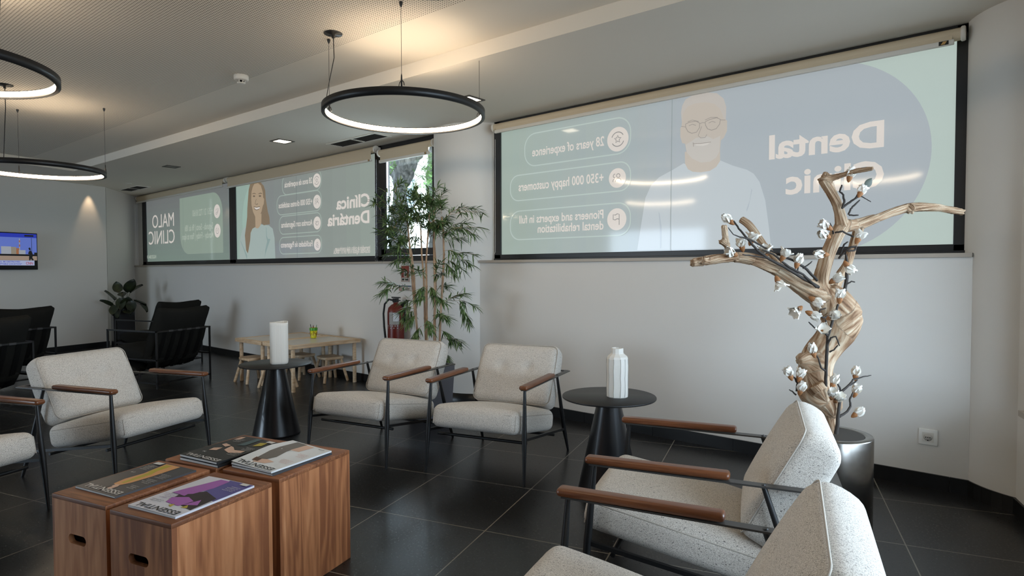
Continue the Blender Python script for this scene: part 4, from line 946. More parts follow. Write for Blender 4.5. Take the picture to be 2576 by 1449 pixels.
por = f.poly('portrait', [
 ([(-8.104, 1.876), (-7.891, 1.853), (-7.788, 1.803), (-7.744, 1.68), (-7.728, 1.397), (-8.731, 1.404), (-8.722, 1.671), (-8.645, 1.816), (-8.553, 1.864), (-8.342, 1.871)], shirt2),
 ([(-8.375, 2.483), (-8.254, 2.489), (-8.103, 2.46), (-8.014, 2.4), (-7.971, 2.331), (-7.962, 2.215), (-7.933, 2.081), (-7.871, 1.963), (-7.861, 1.868), (-8.021, 1.859), (-8.103, 1.893), (-8.252, 1.984), (-8.248, 1.849), (-8.343, 1.828), (-8.397, 1.771), (-8.415, 1.661), (-8.485, 1.483), (-8.537, 1.527), (-8.566, 1.743), (-8.526, 1.871), (-8.492, 1.998), (-8.483, 2.117), (-8.438, 2.251), (-8.434, 2.387)], hair2),
 ([(-8.26, 2.01), (-8.083, 2.025), (-8.09, 1.892), (-8.129, 1.852), (-8.181, 1.825), (-8.257, 1.833)], face2),
 ([(-8.272, 2.448), (-8.17, 2.452), (-8.088, 2.411), (-8.041, 2.32), (-8.035, 2.245), (-8.002, 2.218), (-8.016, 2.153), (-8.046, 2.122), (-8.082, 2.049), (-8.133, 2.003), (-8.201, 1.98), (-8.261, 1.993), (-8.319, 2.064), (-8.359, 2.16), (-8.365, 2.245), (-8.353, 2.346), (-8.317, 2.41)], face2),
 ([(-8.282, 2.129), (-8.214, 2.116), (-8.121, 2.12), (-8.148, 2.087), (-8.215, 2.085), (-8.257, 2.098)], LET),
 ([(-8.328, 2.318), (-8.276, 2.323), (-8.234, 2.311), (-8.234, 2.304), (-8.28, 2.315), (-8.325, 2.31)], feat2), ([(-8.158, 2.303), (-8.107, 2.312), (-8.058, 2.301), (-8.058, 2.293), (-8.108, 2.302), (-8.155, 2.296)], feat2),
 ([(-8.32, 2.282), (-8.286, 2.291), (-8.243, 2.278), (-8.281, 2.266)], feat2), ([(-8.156, 2.271), (-8.117, 2.28), (-8.075, 2.266), (-8.116, 2.255)], feat2),
 ([(-7.964, 1.836), (-7.948, 1.819), (-7.943, 1.712), (-7.912, 1.669), (-7.848, 1.667), (-7.983, 1.473), (-8.01, 1.399), (-7.99, 1.523), (-7.937, 1.637), (-7.96, 1.704)], fold2),
 ([(-8.704, 1.67), (-8.682, 1.661), (-8.504, 1.457), (-8.507, 1.407), (-8.521, 1.407), (-8.548, 1.466)], fold2)])
mb = MB()
for c in ([(-8.219, 2.234), (-8.255, 2.17), (-8.222, 2.159), (-8.171, 2.164)], [(-8.291, 2.132), (-8.214, 2.118), (-8.116, 2.122)], [(-8.283, 2.104), (-8.215, 2.081), (-8.144, 2.091)]): f._line(mb, c, .008)
mb.build('facial_line', feat2, por, fixn=False)
OUT2 = film_mat('pill_line_grey', (154, 167, 159))
for q, ic, tx in (([(-7.521, 2.484), (-6.612, 2.23), (-6.708, 2.348)], 'star', ('28 anos de experiência', *[(-6.811, 2.327), (-7.464, 2.344)], .072)),
                  ([(-7.661, 2.225), (-6.611, 1.975), (-6.706, 2.087)], 'people', ('+350 000 clientes satisfeitos', *[(-6.812, 2.065), (-7.615, 2.08)], .072)),
                  ([(-7.605, 1.952), (-6.612, 1.717), (-6.707, 1.825)], 'hands', ('Acordos com Seguradoras', *[(-6.812, 1.805), (-7.556, 1.818)], .072)),
                  ([(-7.605, 1.673), (-6.61, 1.456), (-6.706, 1.558)], 'coin', ('Facilidades de Pagamento', *[(-6.811, 1.542), (-7.568, 1.548)], .072))):
    pill(f, q, ic, [tx], OUT2, .011)
f.text('Clínica', *(-5.644, 1.965), LET, w=0.6479999999999997, h=0.14100000000000024, bold=.028)
f.text('Dentária', *(-5.654, 1.777), LET, w=0.8239999999999998, h=0.137, bold=.028)
for i, (body, a) in enumerate((('Intermediário de crédito a título acessório e sem', [(-5.646, 1.473), (-6.326, 1.48)]), ('exclusividade. Registado no BdP com o n.º 0004256.', [(-5.646, 1.437), (-6.359, 1.443)]))):
    f.text(body, a[0][0], a[0][1], LET, w=a[0][0]-a[1][0], h=.05, bold=.005)
f.line('film_joint', [(-7.168, 2.458), (-7.166, 1.39)], .007, film_mat('joint_dark', (100, 106, 108)))
# ---- far left window: slogan and opening hours
gr1, card1, pale1 = film_mat('dusk', (112, 120, 120)), film_mat('card', (134, 149, 137)), film_mat('pale_print', (162, 172, 160))
p1 = [(-12.36, 1.405), (-12.358, 2.495), (-9.048, 2.489), (-9.061, 1.407)]
x0, x1, z0 = p1[0][0], p1[3][0], p1[0][1]-.004
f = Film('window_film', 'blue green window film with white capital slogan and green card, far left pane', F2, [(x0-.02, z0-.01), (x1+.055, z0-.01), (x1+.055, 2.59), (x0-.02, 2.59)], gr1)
f.poly('tint', [([(x0, z0+(2.58-z0)*i/12), (x1, z0+(2.58-z0)*i/12), (x1, z0+(2.58-z0)*(i+1)/12), (x0, z0+(2.58-z0)*(i+1)/12)], film_mat('dusk%d' % i, tuple(int(a*(1-i/11)+b*i/11) for a, b in zip((114, 130, 122), (108, 111, 112))))) for i in range(12)])
q = [(-10.798, 2.437), (-9.246, 2.424), (-9.249, 1.504), (-10.805, 1.508)]; xl, xr, zt_c, zb_c = q[0][0], q[2][0], q[0][1], q[3][1]; rr = .32
f.poly('card', [(arc(xr-rr, zt_c-rr, rr, 0, 90, 10)+[(xl, zt_c)]+arc(xl+rr, zb_c+rr, rr, 180, 270, 10)+[(xr, zb_c)], card1)])
for body, a in (('MALO', [(-11.044, 1.997), (-11.991, 2.005), (-11.042, 2.231)]), ('CLINIC', [(-11.029, 1.709), (-12.168, 1.718), (-11.055, 1.946)])):
    f.text(body, a[0][0], a[0][1], LET, w=a[0][0]-a[1][0], h=a[2][1]-a[0][1], bold=0)
for k, (ic, p) in enumerate((('phone', (-9.432, 2.141)), ('clock', (-9.429, 1.846)))): f.badge(p[0], p[1], .105, ic)
for body, a in (('+351 21 722 8160', [(-9.571, 2.112), (-10.301, 2.118)]), ('Segunda - Sexta | 9h às 18h', [(-9.571, 1.884), (-10.601, 1.896)]), ('Monday - Friday | 9am to 6pm', [(-9.564, 1.748), (-10.71, 1.758)])):
    f.text(body, a[0][0], a[0][1], pale1, w=a[0][0]-a[1][0], h=.10, bold=.01)
a = [(-11.847, 1.458), (-12.299, 1.458)]; f.text('NG/DCM-100', a[0][0], a[0][1], pale1, w=a[0][0]-a[1][0], h=.06)
f.line('film_joint', [(-10.66, 2.426), (-10.677, 1.43)], .007, film_mat('joint_dusk', (112, 128, 122)))

# ================================================================ DRIFTWOOD TREE IN ITS STEEL POT
def steel():
    m, N, L, P = newmat('brushed_steel'); tc = N.new('ShaderNodeTexCoord'); mp = N.new('ShaderNodeMapping'); mp.inputs['Scale'].default_value = (4, 4, 30)
    nz = N.new('ShaderNodeTexNoise'); nz.inputs['Scale'].default_value = 2; nz.inputs['Detail'].default_value = 5; L.new(tc.outputs['Object'], mp.inputs[0]); L.new(mp.outputs[0], nz.inputs['Vector'])
    n2 = N.new('ShaderNodeTexNoise'); n2.inputs['Scale'].default_value = 9; n2.inputs['Detail'].default_value = 6; L.new(tc.outputs['Object'], n2.inputs['Vector'])
    P.inputs['Metallic'].default_value = 1; L.new(mix_c(N, L, n2.outputs['Fac'], lin((82, 79, 76)), lin((176, 172, 166))), P.inputs['Base Color'])
    L.new(math_n(N, L, 'ADD', math_n(N, L, 'MULTIPLY', nz.outputs['Fac'], .10), .20), P.inputs['Roughness']); return m
steel_m = steel(); PX, PY = -.653, 3.032
t = thing('steel_planter', 'brushed steel cylinder planter holding the driftwood tree', 'planter', (PX, PY, 0))
MB().lathe([(.155, 0), (.160, .004), (.160, .494), (.157, .50), (.128, .50), (.124, .496)], 64).lathe([(.1245, .499), (.124, .42), (.001, .42)], 64, mi=1).build('pot', [steel_m, pbr('pot_inside', (58, 54, 50), .7)], t, fixn=False)
mb = MB(); rnd = random.Random(5)
for i in range(46):
    a, q = rnd.uniform(0, 2*pi), .112*math.sqrt(rnd.random()); s_ = rnd.uniform(.014, .024)
    mb.rbox((0, 0, 0), (s_*2, s_*1.5, s_*1.1), s_*.5, 2, M=T(q*cos(a), q*sin(a), .428+rnd.uniform(0, .02), rnd.uniform(-.4, .4), rnd.uniform(-.4, .4), rnd.uniform(0, 6)))
mb.build('pebbles', pbr('pebble', (150, 138, 124), .6), t, kind='stuff')
from mathutils import kdtree
def skin_mesh(chains, voxel, noise_s, name, parent, mat, org):
    mb = MB(); smp = []
    for ci, ch in enumerate(chains):
        pts = [Vector(p[:3])-org for p in ch]; rad = [p[3] for p in ch]; P2, R2 = [], []
        for i in range(len(pts)-1):   # smooth the chain
            p0, p1, p2, p3 = pts[max(i-1, 0)], pts[i], pts[i+1], pts[min(i+2, len(pts)-1)]
            for j in range(6):
                u = j/6; P2.append(.5*((2*p1)+(p2-p0)*u+(2*p0-5*p1+4*p2-p3)*u*u+(3*p1-p0-3*p2+p3)*u**3)); R2.append(rad[i]*(1-u)+rad[i+1]*u)
        P2.append(pts[-1]); R2.append(rad[-1]); mb.tube(P2, R2, 14); d = 0
        for i, p in enumerate(P2):
            d += (p-P2[i-1]).length if i else 0; smp.append((p, (P2[min(i+1, len(P2)-1)]-P2[max(i-1, 0)]).normalized(), d+ci*.7))
    o = mb.build('tmp', mat)
    md = o.modifiers.new('r', 'REMESH'); md.mode = 'VOXEL'; md.voxel_size = voxel; md.use_smooth_shade = True
    sm = o.modifiers.new('s', 'SMOOTH'); sm.factor = .5; sm.iterations = 3
    dg = bpy.context.evaluated_depsgraph_get(); me = bpy.data.meshes.new_from_object(o.evaluated_get(dg))
    kd = kdtree.KDTree(len(smp))
    for i, (p, _, _) in enumerate(smp): kd.insert(p, i)
    kd.balance(); at = me.attributes.new('grain', 'FLOAT_VECTOR', 'POINT'); nrm = [q.normal.copy() for q in me.vertices]
    for k, q in enumerate(me.vertices):
        _, i, _ = kd.find(q.co); p, tt, d = smp[i]; h = Vector((0, 1, 0)) if abs(tt.y) < .8 else Vector((1, 0, 0)); ex_ = (h-tt*h.dot(tt)).normalized(); ey = tt.cross(ex_); r_ = q.co-p
        a = math.atan2(r_.dot(ey), r_.dot(ex_))+d*2.2; g = Vector(((d+(q.co-p).dot(tt))*9, cos(a)*4.2, sin(a)*4.2)); at.data[k].vector = g
        q.co += nrm[k]*noise_s*(noise.noise(g*.55)*1.1+noise.noise((q.co+org)*14)*.5+noise.noise(g*1.4)*.35)
    me.name = name; bpy.data.objects.remove(o)
    n = bpy.data.objects.new(name, me); C.objects.link(n); n.parent = parent
    return n
TREE = [[(-0.66, 3.049, 0.455, 0.024), (-0.666, 3.046, 0.513, 0.029), (-0.673, 3.029, 0.574, 0.036), (-0.68, 3.026, 0.624, 0.065), (-0.714, 3.013, 0.685, 0.085), (-0.731, 3.014, 0.756, 0.075), (-0.719, 3.027, 0.838, 0.073), (-0.681, 3.062, 0.907, 0.073), (-0.647, 3.08, 0.966, 0.08), (-0.636, 3.091, 1.02, 0.083), (-0.662, 3.071, 1.071, 0.087), (-0.691, 3.049, 1.115, 0.08), (-0.705, 3.038, 1.151, 0.058)], [(-0.741, 2.995, 0.812, 0.047), (-0.761, 2.953, 0.833, 0.036), (-0.777, 2.926, 0.83, 0.02)], [(-0.659, 3.018, 0.656, 0.047), (-0.65, 3.011, 0.613, 0.036)], [(-0.712, 2.95, 0.726, 0.043), (-0.693, 2.952, 0.698, 0.039)], [(-0.615, 3.082, 0.995, 0.054), (-0.588, 3.106, 1.018, 0.029)], [(-0.693, 3.046, 1.107, 0.062), (-0.739, 2.971, 1.145, 0.05), (-0.786, 2.894, 1.19, 0.037), (-0.837, 2.801, 1.244, 0.03), (-0.903, 2.694, 1.285, 0.025), (-0.955, 2.625, 1.295, 0.022), (-1.004, 2.557, 1.29, 0.02), (-1.043, 2.498, 1.28, 0.02), (-1.072, 2.447, 1.271, 0.018)], [(-0.964, 2.617, 1.29, 0.019), (-0.975, 2.596, 1.324, 0.014), (-0.977, 2.569, 1.374, 0.013), (-0.98, 2.557, 1.431, 0.012)], [(-0.974, 2.584, 1.344, 0.01), (-0.988, 2.547, 1.364, 0.012)], [(-1.036, 2.503, 1.28, 0.015), (-1.03, 2.456, 1.281, 0.017)], [(-0.834, 2.855, 1.235, 0.018), (-0.881, 2.896, 1.302, 0.014), (-0.926, 2.913, 1.352, 0.015), (-0.973, 2.928, 1.414, 0.018), (-1.006, 2.928, 1.454, 0.019), (-1.04, 2.927, 1.48, 0.018)], [(-0.708, 3.022, 1.115, 0.043), (-0.707, 3.013, 1.195, 0.032), (-0.692, 3.015, 1.265, 0.03), (-0.678, 3.029, 1.327, 0.03), (-0.655, 3.064, 1.4, 0.031), (-0.631, 3.086, 1.446, 0.032)], [(-0.637, 3.081, 1.439, 0.029), (-0.643, 3.064, 1.489, 0.023), (-0.653, 3.045, 1.538, 0.021), (-0.673, 3.017, 1.59, 0.02), (-0.688, 2.994, 1.631, 0.023), (-0.695, 2.988, 1.653, 0.027)], [(-0.693, 2.989, 1.646, 0.021), (-0.659, 2.992, 1.648, 0.013), (-0.589, 2.987, 1.663, 0.011), (-0.535, 2.98, 1.668, 0.01), (-0.499, 2.971, 1.668, 0.009)], [(-0.694, 2.99, 1.653, 0.014), (-0.687, 2.996, 1.676, 0.011)], [(-0.637, 3.081, 1.439, 0.032), (-0.602, 3.136, 1.444, 0.027), (-0.571, 3.176, 1.454, 0.023), (-0.525, 3.242, 1.479, 0.019), (-0.479, 3.321, 1.507, 0.019), (-0.423, 3.409, 1.53, 0.021), (-0.352, 3.508, 1.537, 0.02), (-0.297, 3.593, 1.53, 0.018), (-0.237, 3.683, 1.519, 0.016)], [(-0.421, 3.397, 1.527, 0.022), (-0.408, 3.381, 1.511, 0.019)], [(-0.687, 3.091, 1.119, 0.033), (-0.668, 3.136, 1.186, 0.024), (-0.638, 3.178, 1.26, 0.021), (-0.616, 3.187, 1.344, 0.019), (-0.597, 3.179, 1.406, 0.022), (-0.588, 3.162, 1.441, 0.022)]]
t = thing('driftwood_tree', 'twisted driftwood trunk with white magnolia sprays standing in the steel planter', 'driftwood tree', (PX, PY, .42)); org = Vector((PX, PY, .42))
skin_mesh(TREE, .005, .0055, 'trunk', t, driftwood, org)
twig_m = pbr('dark_twig', (52, 46, 42), .8)
TW = [[(-0.668, 2.948, 0.719, 0.007), (-0.663, 2.929, 0.802, 0.007), (-0.659, 2.923, 0.89, 0.007), (-0.658, 2.926, 0.942, 0.006), (-0.645, 2.939, 1.003, 0.006), (-0.628, 2.943, 1.065, 0.005), (-0.623, 2.948, 1.091, 0.005)], [(-0.658, 2.924, 0.908, 0.005), (-0.642, 2.913, 0.945, 0.004), (-0.623, 2.917, 0.953, 0.003), (-0.61, 2.926, 0.911, 0.003)], [(-0.658, 2.926, 0.951, 0.005), (-0.672, 2.903, 0.978, 0.004), (-0.693, 2.872, 0.983, 0.003), (-0.717, 2.853, 1.014, 0.003)], [(-0.662, 2.93, 0.793, 0.005), (-0.677, 2.905, 0.812, 0.004), (-0.686, 2.886, 0.857, 0.003), (-0.695, 2.879, 0.881, 0.003)], [(-0.65, 2.93, 0.881, 0.004), (-0.634, 2.931, 0.891, 0.003), (-0.618, 2.932, 0.913, 0.003)], [(-0.621, 2.94, 0.521, 0.009), (-0.618, 2.945, 0.577, 0.008), (-0.617, 2.961, 0.627, 0.007), (-0.617, 2.989, 0.675, 0.006), (-0.614, 2.993, 0.701, 0.006), (-0.593, 3.024, 0.726, 0.005), (-0.58, 3.049, 0.75, 0.004), (-0.547, 3.091, 0.761, 0.003), (-0.522, 3.125, 0.766, 0.002)], [(-0.615, 2.991, 0.689, 0.005), (-0.618, 2.977, 0.721, 0.004), (-0.625, 2.959, 0.742, 0.003)], [(-0.592, 3.025, 0.726, 0.004), (-0.574, 3.054, 0.738, 0.004), (-0.564, 3.063, 0.75, 0.002)], [(-0.614, 2.962, 0.595, 0.006), (-0.595, 2.992, 0.61, 0.005), (-0.582, 3.017, 0.636, 0.005), (-0.585, 3.016, 0.666, 0.004), (-0.577, 3.037, 0.694, 0.004)], [(-0.772, 2.886, 0.698, 0.005), (-0.769, 2.889, 0.733, 0.005), (-0.775, 2.872, 0.758, 0.004), (-0.783, 2.853, 0.772, 0.004)], [(-0.77, 2.888, 0.715, 0.004), (-0.759, 2.898, 0.738, 0.004), (-0.765, 2.882, 0.77, 0.004)], [(-0.773, 2.884, 0.682, 0.004), (-0.786, 2.873, 0.698, 0.003), (-0.797, 2.864, 0.707, 0.002)], [(-0.694, 2.918, 1.165, 0.007), (-0.75, 2.82, 1.213, 0.007), (-0.791, 2.761, 1.252, 0.007), (-0.837, 2.697, 1.286, 0.006), (-0.87, 2.645, 1.323, 0.005), (-0.903, 2.619, 1.374, 0.005), (-0.939, 2.616, 1.417, 0.004), (-0.963, 2.624, 1.451, 0.004)], [(-0.699, 2.914, 1.193, 0.006), (-0.73, 2.864, 1.242, 0.006), (-0.771, 2.805, 1.282, 0.005), (-0.811, 2.746, 1.307, 0.005), (-0.857, 2.682, 1.337, 0.004), (-0.89, 2.63, 1.367, 0.004), (-0.919, 2.58, 1.379, 0.003), (-0.934, 2.542, 1.388, 0.002), (-0.947, 2.519, 1.417, 0.002)], [(-0.696, 2.889, 1.165, 0.006), (-0.737, 2.831, 1.221, 0.005), (-0.778, 2.772, 1.252, 0.005), (-0.824, 2.709, 1.307, 0.004), (-0.853, 2.659, 1.326, 0.003)], [(-0.837, 2.697, 1.29, 0.003), (-0.876, 2.639, 1.298, 0.003), (-0.91, 2.584, 1.306, 0.003)], [(-0.757, 2.815, 1.221, 0.003), (-0.75, 2.808, 1.259, 0.003), (-0.742, 2.817, 1.28, 0.002)], [(-0.74, 2.843, 1.247, 0.003), (-0.721, 2.86, 1.264, 0.003), (-0.71, 2.869, 1.278, 0.002)], [(-0.627, 3.014, 1.511, 0.005), (-0.619, 3.021, 1.54, 0.005), (-0.623, 3.02, 1.572, 0.004), (-0.635, 3.01, 1.586, 0.004), (-0.629, 3.017, 1.616, 0.004)], [(-0.624, 3.016, 1.516, 0.005), (-0.6, 3.037, 1.54, 0.005), (-0.582, 3.04, 1.553, 0.004), (-0.562, 3.045, 1.587, 0.003), (-0.554, 3.052, 1.601, 0.003)], [(-0.584, 3.051, 1.554, 0.004), (-0.565, 3.069, 1.567, 0.003), (-0.547, 3.083, 1.554, 0.002), (-0.529, 3.097, 1.54, 0.002)], [(-0.605, 3.031, 1.484, 0.004), (-0.597, 3.039, 1.51, 0.004), (-0.584, 3.051, 1.528, 0.004), (-0.569, 3.077, 1.55, 0.003)], [(-0.603, 3.033, 1.482, 0.004), (-0.568, 3.05, 1.481, 0.003)], [(-0.612, 3.012, 1.141, 0.007), (-0.607, 3.031, 1.202, 0.008), (-0.609, 3.045, 1.264, 0.006), (-0.614, 3.043, 1.309, 0.005)], [(-0.605, 3.019, 1.176, 0.004), (-0.589, 3.033, 1.189, 0.003), (-0.577, 3.043, 1.185, 0.003)], [(-0.635, 2.924, 1.402, 0.004), (-0.604, 2.924, 1.405, 0.004), (-0.582, 2.969, 1.389, 0.004), (-0.578, 3.011, 1.384, 0.003)], [(-0.642, 2.931, 1.397, 0.004), (-0.648, 2.927, 1.428, 0.003), (-0.654, 2.923, 1.445, 0.002)], [(-0.634, 2.999, 1.291, 0.005), (-0.609, 2.995, 1.322, 0.005), (-0.588, 3.001, 1.339, 0.005), (-0.569, 3.017, 1.342, 0.005), (-0.572, 3.001, 1.325, 0.004), (-0.596, 2.98, 1.321, 0.004)], [(-0.631, 3.002, 1.308, 0.004), (-0.616, 3.017, 1.352, 0.004), (-0.603, 3.028, 1.364, 0.003)], [(-0.652, 2.909, 1.04, 0.004), (-0.665, 2.884, 1.032, 0.004), (-0.681, 2.871, 1.04, 0.003), (-0.679, 2.874, 1.066, 0.003), (-0.658, 2.892, 1.075, 0.003)], [(-0.664, 2.909, 0.978, 0.004), (-0.659, 2.901, 1.01, 0.004), (-0.662, 2.9, 1.028, 0.003)]]
for ch in TW:
    pts = [Vector(p[:3])-org for p in ch]; rad = [p[3] for p in ch]; P2, R2 = [], []
    for i in range(len(pts)-1):
        for j in range(4):
            P2.append(pts[i].lerp(pts[i+1], j/4)+Vector((noise.noise(pts[i]*50+Vector((j, 0, 0))), noise.noise(pts[i]*40+Vector((0, j, 0))), noise.noise(pts[i]*45+Vector((0, 0, j)))))*.0022); R2.append(rad[i]*(1-j/4)+rad[i+1]*j/4)
    P2.append(pts[-1]); R2.append(rad[-1]*.7); MB().tube(P2, R2, 7).build('twig', twig_m, t)
ST = [[(-0.635, 3.081, 1.084, 0.016), (-0.603, 3.068, 1.05, 0.015), (-0.566, 3.072, 1.02, 0.013)]][0]
cut = MB().tube([Vector(p[:3])-org for p in ST], [p[3] for p in ST], 12).build('cut_stub', twig_m, t)
petal_m = pbr('magnolia_petal', (236, 231, 222), .6, spec=.3); calyx_m = pbr('brown_calyx', (150, 100, 58), .7)
def blossom_mesh(seed, openness, n_):
    rr = random.Random(seed); mb = MB()
    for k in range(n_):
        a = 2*pi*k/n_+rr.uniform(-.2, .2); op = openness*rr.uniform(.7, 1.25); ln = rr.uniform(.042, .052); wd = rr.uniform(.019, .023); vs = []; fs = []
        for i in range(7):
            u = i/6; w_ = wd*math.sin(pi*min(1, .12+u*.9))**.8; out = .010*math.sin(u*pi*.55)+op*.030*u**1.6; up_ = ln*u*(1-.25*op*u)
            for j in range(5):
                v = (j-2)/2; cup = .008*(v*v)*(1-u*.4)
                vs.append((out-cup*.9, w_*v, up_+.004*(v*v)))
        for i in range(6):
            for j in range(4): fs.append((i*5+j, i*5+j+1, (i+1)*5+j+1, (i+1)*5+j))
        mb.add(vs, fs, 0, T(0, 0, .004, 0, 0, a), True)
    mb.lathe([(.002, -.014), (.007, -.008), (.011, .002), (.0125, .010), (.009, .014), (.001, .012)], 12, mi=1)
    return mb
BL0 = []
for i, (op, n_) in enumerate(((.12, 6), (.40, 6), (.75, 6), (.02, 5))):
    BL0.append(blossom_mesh(i, op, n_).build('blossom', [petal_m, calyx_m], t, fixn=False))
    me = BL0[-1].data
BS = [(-0.596, 2.993, 1.65, 0, 0.2, 0.1), (-0.56, 3.02, 1.581, 1, 0.6, -0.3), (-0.651, 2.885, 1.397, 0, -1.2, 0.3), (-0.651, 2.912, 1.434, 1, -1.0, 0), (-0.556, 2.963, 1.378, 2, 0.5, 0), (-0.661, 2.899, 1.321, 0, -1.5, 0), (-0.591, 2.93, 1.282, 1, 2.6, 0.2), (-0.99, 2.68, 1.463, 0, -0.9, 0), (-0.932, 2.646, 1.345, 1, -0.3, 0.1), (-0.906, 2.668, 1.372, 2, 0.3, 0.2), (-0.856, 2.709, 1.317, 2, -0.2, 0.3), (-0.795, 2.734, 1.303, 2, 0.4, 0.2), (-0.941, 2.585, 1.32, 1, -1.2, 0.4), (-0.753, 2.794, 1.273, 0, 0.3, 0), (-0.696, 2.81, 1.133, 1, 2.2, 0.4), (-0.735, 2.788, 1.092, 2, -2.2, 0.3), (-0.708, 2.811, 1.072, 1, 2.0, 0.2), (-0.6, 2.864, 1.124, 1, 0.1, 0), (-0.633, 2.833, 1.05, 1, 0.6, 0.9), (-0.689, 2.833, 0.89, 0, -0.3, 0.1), (-0.666, 2.856, 0.989, 2, -0.4, 1.0), (-0.624, 2.869, 0.759, 0, 0.3, 0.1), (-0.623, 2.854, 0.71, 1, -0.2, 0.6), (-0.612, 2.876, 0.694, 1, 0.2, 0.8), (-0.786, 2.851, 0.777, 1, -0.4, 0), (-0.759, 2.873, 0.77, 1, 0.3, 0), (-0.755, 2.874, 0.711, 0, 0.2, 0.2), (-0.581, 3.102, 0.766, 0, 0.1, 0), (-0.578, 3.075, 0.693, 1, 0.2, 0.2), (-0.579, 3.071, 0.6, 0, 0.9, 0.1), (-0.637, 2.889, 1.204, 1, 0.8, 0.6), (-0.773, 2.592, 1.22, 2, 2.8, 0.3)]
for i, (x, y, z, k, tx, ty) in enumerate(BS):
    k = int(k); b = BL0[k] if not BL0[k].get('used') else None
    if b is None: b = BL0[k].copy(); C.objects.link(b)
    BL0[k]['used'] = 1; b.parent = t; b.location = (x-PX, y-PY, z-.42-.015)
    b.rotation_euler = (ty*.8, tx*.9, 0.7+i*1.3) if abs(tx) < .05 else (Matrix.Rotation(R(40), 3, 'Z') @ Matrix.Rotation(tx, 3, 'Y') @ Matrix.Rotation(ty, 3, 'X') @ Matrix.Rotation(i*1.7, 3, 'Z')).to_euler()
for b in BL0:
    if 'used' in b: del b['used']
for o in t.children:
    if 'used' in o: del o['used']
    if o.name.startswith('blossom') and o.location.length < 1e-6 : bpy.data.objects.remove(o)
lf = MB(); vs = []; fs = []
for i in range(8):
    u = i/7; w_ = .016*sin(pi*u)**.8
    for v in (-1, 0, 1): vs.append((w_*v, .004*abs(v), .055*u))
for i in range(7):
    for j in range(2): fs.append((i*3+j, i*3+j+1, (i+1)*3+j+1, (i+1)*3+j))
lp = (-0.542, 3.036, 1.595)
lfo = lf.add(vs, fs, 0, T(lp[0]-PX, lp[1]-PY, lp[2]-.42, 0, R(35), R(40)), True).build('leaf', pbr('dark_leaf', (66, 74, 62), .5), t, fixn=False)

# ================================================================ BAMBOO IN A SQUARE PLANTER
bl_leaf = ramp_mat('bamboo_leaf', [(42, 62, 34), (82, 108, 60), (124, 146, 96)], (3, 3, 3), 6, 2, rough=.5, bump=0)
cane_m = ramp_mat('bamboo_cane', [(132, 100, 74), (168, 134, 102), (190, 160, 128)], (10, 10, 3), 3, 3, rough=.5)
t = thing('potted_bamboo', 'tall artificial bamboo in a square grey planter in front of the middle column', 'potted plant', (-3.90, 3.525, 0), R(52)); inv = (Matrix.Translation((-3.90, 3.525, 0)) @ Matrix.Rotation(R(52), 4, 'Z')).inverted()
mb = MB(); hp = .45; so, si = .198, .150
mb.prism([(-so*.86, -so*.86), (so*.86, -so*.86), (so*.86, so*.86), (-so*.86, so*.86)], 0, .002)
for k in range(4):
    M = Matrix.Rotation(k*pi/2, 4, 'Z'); mb.face([(-so*.86, -so*.86, 0), (so*.86, -so*.86, 0), (so, -so, hp), (-so, -so, hp)], 0, M); mb.face([(-so, -so, hp), (so, -so, hp), (si, -si, hp), (-si, -si, hp)], 0, M); mb.face([(-si, -si, hp), (si, -si, hp), (si, -si, hp-.06), (-si, -si, hp-.06)], 0, M)
mb.build('planter', pbr('slate_planter', (112, 114, 124), .35, bump=(40, .05, .002)), t)
MB().box((0, 0, hp-.055), (2*si, 2*si, .02)).build('soil', pbr('dark_soil', (26, 24, 22), .9, bump=(60, .6, .01)), t)
CANES = [[(-3.923, 3.468, 0.494, 0.009), (-3.952, 3.45, 0.664, 0.009), (-3.98, 3.437, 0.918, 0.009), (-4.0, 3.43, 1.172, 0.008), (-4.016, 3.424, 1.375, 0.008), (-4.03, 3.42, 1.545, 0.007), (-4.059, 3.428, 1.716, 0.005)], [(-3.971, 3.492, 0.48, 0.008), (-4.006, 3.477, 0.829, 0.008), (-4.025, 3.474, 1.171, 0.008), (-4.045, 3.466, 1.376, 0.007), (-4.068, 3.452, 1.513, 0.005)], [(-3.914, 3.514, 0.49, 0.009), (-3.933, 3.512, 0.83, 0.009), (-3.947, 3.514, 1.171, 0.008), (-3.964, 3.508, 1.376, 0.007), (-3.977, 3.508, 1.648, 0.005)], [(-3.849, 3.465, 0.501, 0.01), (-3.863, 3.467, 0.837, 0.01), (-3.868, 3.473, 1.105, 0.009), (-3.874, 3.476, 1.307, 0.008), (-3.867, 3.49, 1.508, 0.007), (-3.861, 3.504, 1.709, 0.005)], [(-3.872, 3.576, 0.487, 0.009), (-3.883, 3.58, 0.829, 0.009), (-3.883, 3.592, 1.102, 0.008), (-3.886, 3.597, 1.308, 0.007), (-3.9, 3.593, 1.513, 0.006), (-3.907, 3.597, 1.752, 0.005)], [(-3.828, 3.522, 0.49, 0.008), (-3.835, 3.527, 0.767, 0.008), (-3.835, 3.538, 1.037, 0.007), (-3.845, 3.54, 1.307, 0.007), (-3.854, 3.541, 1.509, 0.005)], [(-3.785, 3.532, 0.5, 0.009), (-3.78, 3.549, 0.836, 0.009), (-3.771, 3.571, 1.172, 0.009), (-3.767, 3.582, 1.374, 0.008), (-3.776, 3.583, 1.575, 0.007), (-3.788, 3.577, 1.693, 0.007)]]
NODES = []
